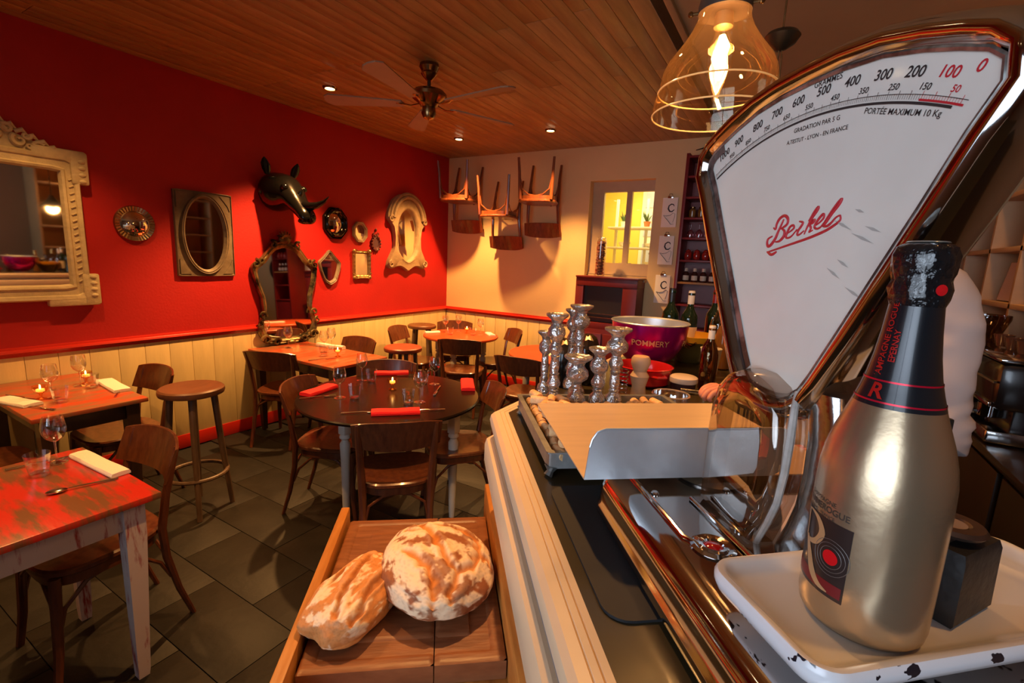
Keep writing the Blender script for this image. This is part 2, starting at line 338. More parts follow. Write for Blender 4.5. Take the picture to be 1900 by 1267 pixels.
for x,l,s in ((-1.68,'terracotta pot of green leaves on upper kitchen shelf',1),(-1.98,'pale pot of green leaves at left of upper kitchen shelf',.9)):
    t=thing('potted_plant',l,'plant',(x,6.13,2.065)); MB().lathe([(0.03,0),(0.045,.07),(0.04,.07),(0.0,.05)],14).build('pot',TERR if s==1 else KB,t)
    g=MB()
    for k in range(14):
        a=random.uniform(0,6.28); e=random.uniform(.03,.08); g.tube([(0,0,.05),(e*.5*math.cos(a),e*.5*math.sin(a),.11),(e*math.cos(a),e*math.sin(a),.14+random.uniform(0,.06))],[.004,.009,.001],4,flat=.3)
    g.build('leaves',GREEN,t)

# ================================================================== RECESSED SPOTS
EM=emis('halogen_glow',(1.0,0.72,0.38),26)
names=['recessed spot above the rhino head','recessed spot in the far ceiling corner near the hung chairs','recessed spot above the hung chairs','recessed spot above the white mirror','recessed spot above the front red table','recessed spot behind the viewer by the red wall','recessed spot behind the viewer']
SP0=None
for (x,y,p),l in zip(SPOTS,names):
    if SP0 is None:
        SP0=thing('ceiling_spot','small glowing '+l,'ceiling light',(x,y,CEIL),0,'recessed ceiling spots')
        MB().shell([(0.038,-0.002),(0.038,-0.012),(0.050,-0.010),(0.055,0.0),(0.038,0.0)],20).build('trim_ring',BRASS,SP0)
        MB().lathe([(0.0,-0.010),(0.030,-0.009),(0.037,-0.003),(0,-0.001)],16).build('lamp_disc',EM,SP0)
    else: dup(SP0,(x,y,CEIL),0,'small glowing '+l)

# ================================================================== CEILING FAN
fan=thing('ceiling_fan','brass ceiling fan with five pale blades above the dining room','fan',(-2.25,2.62,CEIL),R(-5))
MB().lathe([(0.0,0),(0.062,0),(0.066,-.02),(0.05,-.05),(0.055,-.062),(0.035,-.085),(0.02,-.10),(0.0,-.10)],24).build('canopy',BRASS,fan)
MB().lathe([(0.012,-.09),(0.012,-.16)],12).build('rod',DARKW,fan)
MB().lathe([(0.0,-.145),(0.04,-.15),(0.10,-.165),(0.118,-.185),(0.118,-.205),(0.10,-.222),(0.07,-.24),(0.05,-.27),(0.0,-.27)],28).build('motor_housing',BRASS,fan)
MB().lathe([(0.0,-.265),(0.045,-.27),(0.05,-.305),(0.035,-.335),(0.012,-.345),(0.0,-.35)],20).build('switch_housing',BRASS,fan)
BLADE=mat('fan_blade_pale_wood',(0.42,0.27,0.17),0.45,var=.2,scale=4)
for k in range(5):
    a=R(72*k); M=rotm(az=a)
    arm=MB().tube([(0.06,0,-.245),(0.12,0,-.26),(0.17,0.012,-.255),(0.21,0,-.25)],[.010,.008,.012,.006],6,M,flat=.5).ball((.20,0,-.248),.016,M,8,(1.5,1,.4))
    arm.build('blade_arm',BRASS,fan)
    bl=MB(); P=[(0.18,-.045),(0.65,-.068),(0.685,-.04),(0.695,0),(0.685,.04),(0.65,.068),(0.18,.03),(0.165,0)]
    bl.prism(P,-.004,.004,M@Matrix.Translation((0,0,-.247))@rotm(ax=R(11))); bl.build('blade',BLADE,fan)

# ================================================================== PENDANTS
pl=thing('glass_pendant_lamp','clear glass bell pendant lamp with glowing bulb above the counter','lamp',(-0.184,1.094,1.906))
MB().shell([(0.122,0),(0.1215,.012),(0.119,.03),(0.114,.042),(0.112,.05),(0.110,.065),(0.107,.082),(0.099,.10),(0.085,.118),(0.070,.138),(0.058,.158),(0.050,.178),(0.046,.192),(0.044,.205)],48).build('glass_shade',SHADE,pl)
rim=MB()
for r_,z_ in ((0.122,0.0),(0.1135,0.046)): rim.tube([(r_*math.cos(a*math.pi/24),r_*math.sin(a*math.pi/24),z_) for a in range(48)],.0016,6,closed=True)
rim.build('shade_rim',mat('glass_rim_glow',(0.85,0.5,0.2),0.15,emit=(1.0,.45,.12),es=.25),pl)  # rim emits faintly to imitate the lit edge of the glass
MB().lathe([(0.044,.19),(0.050,.19),(0.050,.205),(0.046,.225),(0.042,.24),(0.040,.262),(0.030,.278),(0.022,.29),(0.016,.31),(0.0,.31)],32).build('collar',mat('aged_bronze',(0.07,0.045,0.035),0.45,0.3),pl)
MB().lathe([(0.016,.205),(0.018,.175),(0.018,.165),(0.0,.163)],20).build('bulb_socket',mat('brass_socket',(0.6,0.4,0.2),0.35,.7),pl)
for s in (-1,1): MB().tube([(s*.045,0,.20),(s*.062,0,.20)],.003,6).ball((s*.065,0,.20),.006,n=8).build('thumb_screw',BRASS,pl)
MB().tube([(0,0,.30),(0,0,CEIL-1.906-.03)],.005,8).build('rod',BRASS,pl); MB().lathe([(0.0,CEIL-1.906),(0.05,CEIL-1.906),(0.04,CEIL-1.936),(0,CEIL-1.94)],20).build('ceiling_cup',BRASS,pl)
MB().shell([(0.012,.165),(0.018,.145),(0.024,.12),(0.025,.10),(0.020,.075),(0.012,.055),(0.004,.03)],20).build('bulb',glass('bulb_glass',tint=(1,.93,.8),base=.08,gain=.5),pl)
MB().tube([(0,0,.15),(.004,0,.13),(-.003,.002,.11),(.003,0,.09),(0,0,.068)],[.006,.013,.014,.010,.005],10).build('filament',emis('filament_glow',(1.0,0.62,0.25),45),pl)
MB().tube([(0,0,.03),(.003,0,.03),(.010,0,.012)],[.004,.0035,.004],8).build('bulb_tip',emis('tip_glow',(1.0,0.6,0.25),5),pl)
pd=thing('saucer_pendant_lamp','dark metal saucer pendant fixture on a cord further down the ceiling','lamp',(-0.16,2.27,CEIL))
MB().lathe([(0.0,0),(0.045,0),(0.03,-.03),(0,-.035)],16).tube([(0,0,0),(0,0,-.32)],.0035,6).build('cord',BRASS,pd)
MB().lathe([(0.0,-.30),(0.015,-.31),(0.055,-.325),(0.066,-.34),(0.05,-.365),(0.02,-.385),(0.0,-.39)],24).build('saucer',mat('saucer_bronze',(0.10,0.08,0.05),0.35,.8),pd)
MB().tube([(0.005,0,-.38),(0.02,0,-.74)],.003,6).tube([(-.005,0,-.38),(-.012,0,-.74)],.003,6).build('lower_cable',BRASS,pd)
MB().lathe([(0.02,-.73),(0.03,-.76),(0.09,-.85),(0.13,-.87),(0.125,-.872),(0.03,-.775),(0,-.77)],28).build('lamp_shade',mat('saucer_bronze',(0,0,0)),pd)
MB().ball((0,0,-.86),.028,n=12).build('bulb',emis('bulb_warm',(1.0,0.6,0.25),8),pd)

# ================================================================== WALL DECOR (local x = along wall, y = up, z = out of wall)
def WLM(y,z,off=0.0): return Matrix(((0,0,1,XL+off),(1,0,0,y),(0,1,0,z),(0,0,0,1)))
def wallthing(name,label,cat,y,z,group=None,tilt=0,off=0.0):
    o=thing(name,label,cat,group=group); o.matrix_world=WLM(y,z,off)@rotm(ax=tilt); return o
def resample(poly,N,c=(0,0)):
    out=[]
    n=len(poly)
    for k in range(N):
        a=2*math.pi*k/N; d=(math.cos(a),math.sin(a)); best=None
        for i in range(n):
            p=poly[i]; q=poly[(i+1)%n]; ex,ey=q[0]-p[0],q[1]-p[1]; px,py=p[0]-c[0],p[1]-c[1]
            den=d[0]*ey-d[1]*ex
            if abs(den)<1e-9: continue
            t=(px*ey-py*ex)/den; s=(px*d[1]-py*d[0])/den
            if t>0 and -1e-6<=s<=1+1e-6 and (best is None or t>best): best=t
        best=best or 0.01; out.append((c[0]+d[0]*best,c[1]+d[1]*best))
    return out
def smoothp(p,it=1):
    for _ in range(it): p=[((p[i-1][0]+2*p[i][0]+p[(i+1)%len(p)][0])/4,(p[i-1][1]+2*p[i][1]+p[(i+1)%len(p)][1])/4) for i in range(len(p))]
    return p
def frame_loft(mb,outer,inner,h=0.03,hin=0.012,N=72,c=(0,0),sm=1,prof=None,bumpy=0,z0=0.0):
    o=smoothp(resample(outer,N,c),sm); i=smoothp(resample(inner,N,c),sm)
    L=lambda t:[(o[k][0]*(1-t)+i[k][0]*t,o[k][1]*(1-t)+i[k][1]*t) for k in range(N)]
    prof=prof or [(0,0),(0,h*.7),(.12,h),(.3,h*.8),(.5,h*.95),(.75,h*.6),(1,hin),(1,0)]
    rings=[]
    for t,z in prof:
        rings.append([(x,y,z0+z+(bumpy*math.sin(k*2.1)*math.cos(k*.7) if 0<t<1 else 0)) for k,(x,y) in enumerate(L(t))])
    mb.loft(rings,cap0=False,cap1=False)
    return i
def rect(w,h): return [(-w/2,-h/2),(w/2,-h/2),(w/2,h/2),(-w/2,h/2)]
def oval(w,h,n=48): return [(w/2*math.cos(2*math.pi*k/n),h/2*math.sin(2*math.pi*k/n)) for k in range(n)]
def mirror_plate(poly,z,parent,m=None,bulge=0):
    mb=MB(); 
    if not bulge: mb.prism(poly,z-.003,z)
    else:
        n=len(poly); rings=[]
        for t in (1,.85,.65,.4,.15): rings.append([(x*t,y*t,z+bulge*(1-t*t)) for x,y in poly])
        mb.loft(rings,cap0=False)
    return mb.build('mirror_glass',m or MIRROR,parent,ang=60)
def scroll(mb,c,r,turns,a0,rad,z,dirn=1,n=14,taper=.25):
    pts=[];rs=[]
    for k in range(n+1):
        t=k/n; a=a0+dirn*t*turns*2*math.pi; rr=r*(1-t*(1-taper)); pts.append((c[0]+rr*math.cos(a),c[1]+rr*math.sin(a),z)); rs.append(rad*(1-.5*t))
    mb.tube(pts,rs,6)
IVORY=mat('ivory_carved_plaster',(0.72,0.60,0.34),0.55,var=.25,scale=14,bump=.35,bscale=40)
TAUPE=mat('taupe_carved_wood',(0.20,0.155,0.10),0.5,col2=(0.10,0.07,0.045),scale=8,bump=.3,bscale=30)
SAND=mat('sand_carved_frame',(0.42,0.30,0.16),0.6,var=.35,scale=9,bump=.3,bscale=30)
GILT=mat('dark_gilt',(0.30,0.22,0.10),0.32,.75,col2=(0.02,0.016,0.01),thr=(0.36,0.6),scale=9,bump=.3,bscale=30)
GOLD=mat('gilt_frame',(0.42,0.27,0.10),0.35,.7,var=.4,scale=30)
# large white mirror
wm=wallthing('white_ornate_mirror','large ivory rectangular mirror with a carved scroll crest, cut by the left edge','mirror',0.75,1.66,off=0.01)
W2,H2=1.10,0.90; IW,IH=0.90,0.70
mb=MB(); frame_loft(mb,rect(W2,H2),rect(IW,IH),h=.05,hin=.02,N=96,sm=0,prof=[(0,0),(0,.03),(.1,.05),(.3,.045),(.35,.036),(.7,.036),(.78,.045),(.9,.04),(1,.016),(1,0)])
mb.build('frame',IVORY,wm,ang=30)
mirror_plate(rect(IW+.01,IH+.01),.012,wm)
for sx in (-1,1):
    for sy in (-1,1):
        c=MB().box((sx*(W2/2+.0),sy*(H2/2-.07),.026),(0.09,.20,.05),bev=.012).box((sx*(W2/2-.09),sy*(H2/2+.0),.024),(0.26,.07,.05),bev=.012)
        for k in range(4): c.ball((sx*(W2/2+.01),sy*(H2/2-.03-.04*k),.05),.02,n=8,sc=(1,.7,.5))
        c.build('corner_block',IVORY,wm)
for sx in (-1,1):
    f=MB()
    for k in range(16): f.tube([(sx*(W2/2-.048)-.012,-.33+k*.042,.039),(sx*(W2/2-.048)+.010,-.318+k*.042,.040)],.0045,6)
    f.build('leaf_carving',IVORY,wm)
cr=MB(); cr.prism([(-.42,H2/2-.01),(.42,H2/2-.01),(.36,H2/2+.05),(.2,H2/2+.11),(.1,H2/2+.19),(0,H2/2+.23),(-.1,H2/2+.19),(-.2,H2/2+.11),(-.36,H2/2+.05)],.0,.028)
for s in (-1,1):
    for (cx,cy,r,t,a,ra) in ((.10,.11,.055,1.1,2.0,.018),(.20,.07,.045,1.0,.5,.016),(.29,.045,.035,1.0,2.2,.014),(.37,.025,.028,1.0,.4,.012),(.05,.18,.03,1.0,1.2,.014)):
        scroll(cr,(s*cx,H2/2+cy),r,t,a if s>0 else math.pi-a,ra,.036,dirn=s)
    for k in range(9): 
        x=.05+.045*k; cr.tube([(s*x,H2/2+.20-.022*k,.03),(s*(x+.03),H2/2+.225-.024*k,.04),(s*(x+.055),H2/2+.19-.022*k,.03)],[.012,.014,.005],6)

    for (cx,cy,r,t,a,ra) in ((.15,.14,.03,1.0,1.5,.016),(.24,.10,.026,1.0,2.5,.014),(.32,.075,.022,1.0,.5,.012),(.12,.04,.026,1.0,3.0,.013),(.33,.02,.02,1.0,1.0,.011),(.42,.01,.02,1.0,1.0,.010)):
        scroll(cr,(s*cx,H2/2+cy),r,t,a if s>0 else math.pi-a,ra,.04,dirn=-s)
cr.ball((0,H2/2+.13,.03),.06,n=12,sc=(1,1.2,.6)); cr.build('crest',IVORY,wm)
# round convex mirror with a ribbed plate rim
pm=wallthing('round_plate_mirror','small round convex mirror with ribbed pewter rim beside the white mirror','mirror',1.588,1.724)
prof=[(.122,.0),(.124,.012),(.118,.02),(.088,.012),(.082,.016),(.080,.010)]
mb=MB(); rings=[]
for r_,z_ in prof: rings.append([(r_*math.cos(2*math.pi*k/72),r_*math.sin(2*math.pi*k/72),z_+(.0025*(k%2) if .085<r_<.123 else 0)) for k in range(72)])
mb.loft(rings,cap0=False,cap1=False); mb.build('ribbed_rim',mat('pewter_gold',(0.42,0.33,0.22),0.25,1.0,var=.3,scale=20),pm,ang=20); mirror_plate(oval(.165,.165),.012,pm,bulge=.02)
# rectangular frame with oval mirror
rm=wallthing('oval_inset_mirror','taupe rectangular frame around a dark oval mirror','mirror',2.05,1.68)
mb=MB(); frame_loft(mb,rect(.425,.645),oval(.31,.60),h=.02,hin=.02,N=96,sm=0,prof=[(0,0),(0,.022),(.05,.024),(.08,.016),(1,.016),(1,.0)]); mb.build('frame',TAUPE,rm)
mb=MB(); frame_loft(mb,oval(.355,.615),oval(.285,.545),h=.035,hin=.01,N=72,sm=0); mb.build('oval_molding',TAUPE,rm); mirror_plate(oval(.30,.56),.008,rm)
mb=MB()
for sx in (-1,1):
    for sy in (-1,1): MB().prism([(sx*.195,sy*.305),(sx*.12,sy*.305),(sx*.15,sy*.27),(sx*.18,sy*.23),(sx*.195,sy*.19)],.014,.022).build('spandrel',TAUPE,rm)
# octagonal dark mirror
om=wallthing('octagonal_dark_mirror','black octagonal frame with a convex round mirror, right of the rhino horn','mirror',3.29,1.87)
oc=[(.155*math.cos(R(22.5+45*k)),.168*math.sin(R(22.5+45*k))) for k in range(8)]
mb=MB(); frame_loft(mb,oc,oval(.20,.215),h=.05,hin=.02,N=64,sm=0,prof=[(0,0),(0,.02),(.12,.03),(.3,.022),(.55,.045),(.75,.05),(1,.02),(1,0)]); mb.build('frame',GLOSSBLACK,om); mirror_plate(oval(.205,.22),.012,om,bulge=.025)
# small octagonal gilt
sm_=wallthing('small_gilt_octagon_mirror','small pale gilt octagonal mirror above the rectangular gilt one','mirror',3.608,1.807)
oc=[(.105*math.cos(R(22.5+45*k)),.115*math.sin(R(22.5+45*k))) for k in range(8)]
mb=MB(); frame_loft(mb,oc,[(x*.62,y*.68) for x,y in oc],h=.025,N=64,sm=0); mb.build('frame',SAND,sm_); mirror_plate([(x*.64,y*.70) for x,y in oc],.008,sm_)
# tiny pierced
tm=wallthing('tiny_pierced_mirror','tiny dark pierced oval mirror with leafy crest beside the large sand mirror','mirror',3.832,1.70)
mb=MB(); frame_loft(mb,oval(.125,.15),oval(.08,.10),h=.02,N=40)
for k in range(14): a=2*math.pi*k/14; mb.ball((.062*math.cos(a),.078*math.sin(a),.015),.014,n=6)
for s in (-1,1): scroll(mb,(s*.025,.105),.022,.9,R(200) if s>0 else R(-20),.008,.012,s); scroll(mb,(s*.02,.075),.018,.8,R(90),.007,.012,s)
mb.ball((0,.145,.012),.016,n=8,sc=(.7,1.3,.6)); mb.build('pierced_frame',mat('dark_brown_resin',(0.13,0.035,0.03),.4),tm); mirror_plate(oval(.085,.105),.008,tm)
# shield
sh=wallthing('shield_mirror','dark shield-shaped mirror with pointed top between baroque and gilt mirrors','mirror',3.21,1.43)
P=[(0,-.175),(.07,-.14),(.115,-.03),(.135,.05),(.08,.10),(.03,.15),(0,.185),(-.03,.15),(-.08,.10),(-.135,.06),(-.11,-.03),(-.06,-.14)]
mb=MB(); frame_loft(mb,P,[(x*.74,y*.78) for x,y in P],h=.03,N=64,sm=1); mb.build('frame',TAUPE,sh); mirror_plate([(x*.76,y*.8) for x,y in smoothp(resample(P,64))],.008,sh)
# gilt rectangle
gr=wallthing('rectangular_gilt_mirror','small upright rectangular mirror in a knobbly gilt frame','mirror',3.625,1.468)
mb=MB(); frame_loft(mb,rect(.235,.295),rect(.165,.225),h=.03,N=72,sm=0,bumpy=.003)
for sx in (-1,1):
    for sy in (-1,1): mb.ball((sx*.108,sy*.138,.02),.022,n=8,sc=(1,1,.7)); scroll(mb,(sx*.085,sy*.14),.018,.9,R(90),.006,.025,sx); scroll(mb,(sx*.11,sy*.10),.015,.9,0,.006,.025,sx)
mb.build('frame',GOLD,gr); mirror_plate(rect(.17,.23),.008,gr)
# large sand bull's-eye mirror
bm_=wallthing('sand_bullseye_mirror','large sand-coloured oval mirror with arched hood and scrolled feet','mirror',4.31,1.83)
P=[(0,.465),(.13,.44),(.24,.37),(.30,.27),(.325,.20),(.315,.13),(.26,.11),(.235,.06),(.215,-.05),(.225,-.17),(.27,-.25),(.335,-.31),(.33,-.385),(.26,-.41),(.20,-.385),(.13,-.375),(.06,-.40),(0,-.44)]
P=P+[(-x,y) for x,y in reversed(P[1:-1])]
mb=MB(); ei=oval(.34,.58); frame_loft(mb,P,[(x,y-.02) for x,y in ei],h=.05,hin=.02,N=120,sm=1,prof=[(0,0),(0,.035),(.1,.05),(.6,.045),(.8,.055),(.9,.05),(1,.02),(1,0)]); mb.build('frame',SAND,bm_,ang=45)
mb=MB(); mb.tube([(.245*math.cos(R(a)),.12+.30*math.sin(R(a)),.055) for a in range(10,171,10)],.024,8); mb.tube([(.295*math.cos(R(a)),.12+.335*math.sin(R(a)),.05) for a in range(10,171,10)],.018,8); mb.build('hood_molding',SAND,bm_)
mb=MB()
for s in (-1,1):
    for yy,d in ((.16,s),(-.35,-s)): mb=MB(); scroll(mb,(s*.285,yy),.041,1.3,R(90),.014,.055,d); mb.build('scroll',SAND,bm_)
mirror_plate([(x,y-.02) for x,y in oval(.35,.59)],.012,bm_)
# baroque mirror on the wall behind the middle table
bq=wallthing('baroque_mirror','tall black and gilt baroque mirror with scrolled frame under the rhino','mirror',2.72,1.19,off=.02,tilt=R(-2))
P=[(.12,-.455),(.25,-.43),(.30,-.33),(.275,-.22),(.245,-.15),(.255,-.02),(.305,.12),(.33,.25),(.285,.285),(.22,.33),(.16,.41),(.10,.46),(0,.485)]
P=P+[(-x,y) for x,y in reversed(P[:-1])]
ini=[(x*.83,y*.86) for x,y in P]
mb=MB(); frame_loft(mb,P,ini,h=.035,hin=.015,N=120,sm=1); mb.build('frame',GILT,bq,ang=50); mirror_plate(smoothp(resample(ini,100)),.012,bq)
mb=MB()
for s in (-1,1):
    for (cx,cy,r,a,ra,d) in ((.29,.27,.04,90,.015,1),(.24,.30,.03,0,.012,-1),(.12,.44,.035,60,.014,1),(.26,-.18,.035,200,.014,-1),(.29,-.26,.03,90,.013,1),(.24,-.40,.045,0,.016,1),(.14,-.43,.035,180,.014,-1)):
        mb=MB(); scroll(mb,(s*cx,cy),r,1.1,R(a) if s>0 else R(180-a),ra,.04,d*s); mb.build('scroll',GILT,bq)
mb=MB(); mb.ball((0,.49,.03),.05,n=10,sc=(1.3,1,.5))
for k in range(7): a=R(30+20*k); mb.tube([(0,.47,.03),(.05*math.cos(a),.48+.05*math.sin(a),.045),(.085*math.cos(a),.48+.085*math.sin(a),.03)],[.01,.014,.004],6)
mb.build('shell_crest',GILT,bq); MB().ball((0,-.45,.03),.03,n=8,sc=(2,.8,.7)).build('lower_boss',GILT,bq)

# ------------------------------------------------------------------ rhino head
rh=thing('rhino_head','glossy black rhinoceros head trophy on the red wall','wall sculpture'); rh.matrix_world=WLM(2.66,2.06)
# local: x along wall (right), y up, z out
prof=[(0.0,(-.02,.02),.15,.175),(.06,(-.02,.02),.155,.18),(.14,(-.005,.025),.14,.165),(.22,(.01,.02),.118,.15),(.28,(.012,-.04),.10,.125),(.335,(.015,-.105),.082,.098),(.385,(.015,-.155),.082,.080),(.425,(.015,-.185),.080,.070),(.455,(.015,-.20),.055,.05),(.465,(.015,-.205),.02,.02)]
rings=[]
N=28
for z,(cx,cy),rx,ry in prof:
    ring=[]
    for k in range(N):
        a=2*math.pi*k/N; q=1+.07*math.cos(2*a)*(1 if z<.3 else .3)
        ring.append((cx+rx*math.cos(a)*q,cy+ry*math.sin(a)*q,z))
    rings.append(ring)
mb=MB(); mb.loft(rings)
mb.ball((-.075,.05,.25),.035,n=10).ball((.10,.05,.25),.035,n=10).ball((.0,-.225,.40),.055,n=10,sc=(1.2,.55,.9)).ball((.01,-.20,.44),.04,n=10,sc=(1.5,1,.7))
ho=mb.build('head',GLOSSBLACK,rh,ang=80); md=ho.modifiers.new('s','SUBSURF'); md.levels=1; md.render_levels=1
for s,nm in ((-1,'ear'),(1,'ear')):
    x0=-.02+s*.12
    e=MB(); rr=[]
    for t,w,d in ((0,.022,.02),(.3,.04,.022),(.6,.042,.02),(.85,.024,.012),(1.0,.004,.004)):
        c=Vector((x0+s*.035*t,.15+.13*t,.12+.02*t)); rr.append([(c.x+w*math.cos(2*math.pi*k/12),c.y,c.z+(d*math.sin(2*math.pi*k/12) if math.sin(2*math.pi*k/12)<0 else d*.15*math.sin(2*math.pi*k/12))) for k in range(12)])
    e.loft(rr); e.build(nm,GLOSSBLACK,rh)
MB().tube([(.02,-.10,.38),(.03,-.10,.45),(.04,-.09,.52),(.055,-.06,.585),(.065,-.02,.63)],[.045,.035,.026,.015,.003],14).build('front_horn',GLOSSBLACK,rh)
MB().tube([(.015,-.02,.30),(.018,.01,.335),(.02,.04,.355)],[.036,.022,.004],12).build('rear_horn',GLOSSBLACK,rh)
MB().loft([[(-.10-.09*t+.0*k,.0+w*math.cos(2*math.pi*k/12),.07+.03*math.sin(2*math.pi*k/12)*(1-t)) for k in range(12)] for t,w in ((0,.06),(.5,.045),(1,.004))]).build('neck_fold',GLOSSBLACK,rh)
mb=MB(); mb.ball((.118,.045,.265),.012,n=8).ball((-.093,.045,.265),.012,n=8); mb.build('eye',GLOSSBLACK,rh)

# ================================================================== CHAIRS, STOOLS, TABLES
def make_chair(label,loc,rz,wood=CHAIRW,group=None):
    t=thing('bistro_chair',label,'chair',loc,rz,group)
    # seat: rounded trapezoid, slightly dished
    P=[]
    for k in range(40):
        a=2*math.pi*k/40; c,s_=math.cos(a),math.sin(a); e=0.62
        x=.205*abs(c)**e*(1 if c>0 else -1); y=.205*abs(s_)**e*(1 if s_>0 else -1); x*=(1.0+.10*(y/.205)); P.append((x,y))
    mb=MB(); sc=lambda q,z:[(x*q,y*q,z) for x,y in P]
    mb.loft([sc(.96,.425),sc(1,.432),sc(1,.446),sc(.96,.453),sc(.8,.450),sc(.4,.444),sc(.05,.443)]); mb.build('seat',wood,t)
    MB().loft([sc(.90,.385),sc(.92,.385),sc(.92,.427),sc(.90,.427)],cap0=False,cap1=False).build('seat_ring',wood,t)
    for s in (-1,1):
        MB().tube([(s*.172,.165,.425),(s*.178,.172,.30),(s*.185,.182,.14),(s*.195,.20,0)],[.019,.018,.016,.0135],8).build('leg',wood,t)
        MB().tube([(s*.165,-.262,.0),(s*.165,-.215,.15),(s*.168,-.178,.32),(s*.172,-.168,.45),(s*.180,-.190,.60),(s*.186,-.225,.74),(s*.188,-.238,.785)],[.013,.016,.019,.020,.018,.015,.012],8,flat=.8).build('rear_post',wood,t)
    # curved backrest panel
    mb=MB(); n=14; out=[]
    for j,(z,off) in enumerate(((.625,0),(.66,-.008),(.72,-.022),(.77,-.035),(.80,-.042))):
        pass
    rings=[]
    for k in range(n+1):
        f=-1+2*k/n; x=f*.215; yb=-.178-.062*(1-f*f)+.0; ztop=.805-.022*abs(f)**3; zb=.640+.012*abs(f)**2
        ring=[]
        for (u,d) in ((0,-.006),(.5,-.006),(1,-.006),(1.02,0),(1,.006),(.5,.006),(0,.006),(-.02,0)):
            z=zb+(ztop-zb)*u; ring.append((x*(1+.02*u),yb-.05*u+d+.004,z))
        rings.append(ring)
    mb.loft(rings); mb.build('backrest',wood,t,ang=40)
    # bentwood arches under the seat
    for s in (-1,1):
        MB().tube([(s*.181,.176,.20),(s*.178,.15,.30),(s*.172,.08,.37),(s*.17,0,.392),(s*.168,-.08,.37),(s*.166,-.155,.30),(s*.165,-.19,.22)],[.008]*7,6).build('side_arch',wood,t)
    MB().tube([(-.17,.178,.22),(-.15,.176,.32),(-.08,.174,.375),(0,.174,.39),(.08,.174,.375),(.15,.176,.32),(.17,.178,.22)],[.008]*7,6).build('front_arch',wood,t)
    MB().tube([(-.158,-.19,.24),(-.14,-.18,.33),(-.07,-.172,.375),(0,-.17,.385),(.07,-.172,.375),(.14,-.18,.33),(.158,-.19,.24)],[.008]*7,6).build('rear_arch',wood,t)
    return t
GR='bistro chairs around the tables'
CH0=make_chair('brown bentwood chair nearest the viewer at the round black table',(-1.745,1.80,0),R(46),group=GR)
for (x,y,rz,l) in [
 (-2.36,1.90,-62,'bentwood chair at the left side of the round black table'),
 (-1.70,2.30,136,'bentwood chair at the right side of the round black table'),
 (-2.40,2.36,-139,'bentwood chair at the far side of the round black table, behind the red napkin'),
 (-3.58,2.40,25,'dark chair at the near left of the square middle table under the baroque mirror'),
 (-3.46,2.86,180,'chair at the far side of the square middle table, against the cream panelling'),
 (-2.86,3.92,26,'chair in front of the far round orange table, its open back towards the viewer'),
 (-3.44,4.52,-145,'chair at the far side of the far round orange table near the corner'),
 (-2.83,4.50,141,'chair at the right of the far round orange table by the back wall'),
 (-3.52,3.94,-72,'chair behind the low round stool, left of the far orange table'),
 (-1.92,3.60,4,'chair in front of the right orange table, next to the candlesticks'),
 (-2.27,0.66,180,'chair on the far side of the front worn red table with a wide curved back'),
 (-2.30,-0.42,0,'shadowed chair on the near side of the front worn red table'),
 (-3.50,1.20,180,'chair at the right end of the worn orange table beside the tall stool'),
 (-3.45,0.60,0,'chair at the left end of the worn orange table, at the left edge')]:
    dup(CH0,(x,y,0),R(rz),l,GR)
# the three chairs hung upside down on the back wall
HG='chairs hung upside down on the wall'
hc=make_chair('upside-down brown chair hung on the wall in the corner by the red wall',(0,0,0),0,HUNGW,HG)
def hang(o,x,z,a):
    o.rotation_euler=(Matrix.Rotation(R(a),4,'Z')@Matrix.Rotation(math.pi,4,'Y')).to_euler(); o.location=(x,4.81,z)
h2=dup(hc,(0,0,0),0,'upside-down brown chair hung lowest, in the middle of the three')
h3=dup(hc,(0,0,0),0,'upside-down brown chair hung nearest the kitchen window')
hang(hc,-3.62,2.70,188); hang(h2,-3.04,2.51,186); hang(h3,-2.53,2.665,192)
for o,x,z in ((hc,-3.62,2.70),(h2,-3.04,2.51),(h3,-2.53,2.665)):
    k=thing('wall_hook','small dark iron hook holding the hung chair '+{-3.62:'in the corner',-3.04:'in the middle',-2.53:'by the window'}[x],'hook',(x,YB,z-.43),0,'chair hooks')
    MB().tube([(0,0,0.02),(0,-.04,.012),(0,-.05,.012),(0,-.052,.03)],.005,6).build('peg',BLACK,k)
    MB().lathe([(0,0),(.018,0),(.018,.006),(0,.006)],12,rotm(ax=R(90))).build('plate',BLACK,k)

def make_stool(label,loc,rz,h,top,wood,group):
    t=thing('round_stool',label,'stool',loc,rz,group)
    MB().lathe([(0,h-.045),(.145,h-.045),(.166,h-.038),(.170,h-.025),(.168,h-.008),(.158,h),(.10,h-.004),(0,h-.008)],40).build('seat',top,t)
    for k in range(4):
        a=R(45+90*k); c,s=math.cos(a),math.sin(a)
        MB().tube([(.108*c,.108*s,h-.04),(.135*c,.135*s,h*.5),(.172*c,.172*s,0)],[.019,.018,.014],10).build('leg',wood,t)
    MB().tube([(.158*math.cos(2*math.pi*k/28),.158*math.sin(2*math.pi*k/28),.24) for k in range(28)],.012,8,closed=True).build('foot_ring',wood,t)
    return t
ST=make_stool('tall round wooden bar stool with foot ring beside the worn orange table',(-2.975,1.385,0),R(18),.775,STOOLTOP,STOOLW,'round wooden stools')
dup(ST,(-3.78,4.33,0),R(30),'tall round stool with pale seat left of the far orange table')
s3=make_stool('round stool with reddish seat in the middle distance, left of the orange table chair',(-2.97,3.15,0),R(12),.775,mat('red_brown_seat',(0.30,0.055,0.02),.4,var=.3),STOOLW,'round wooden stools')

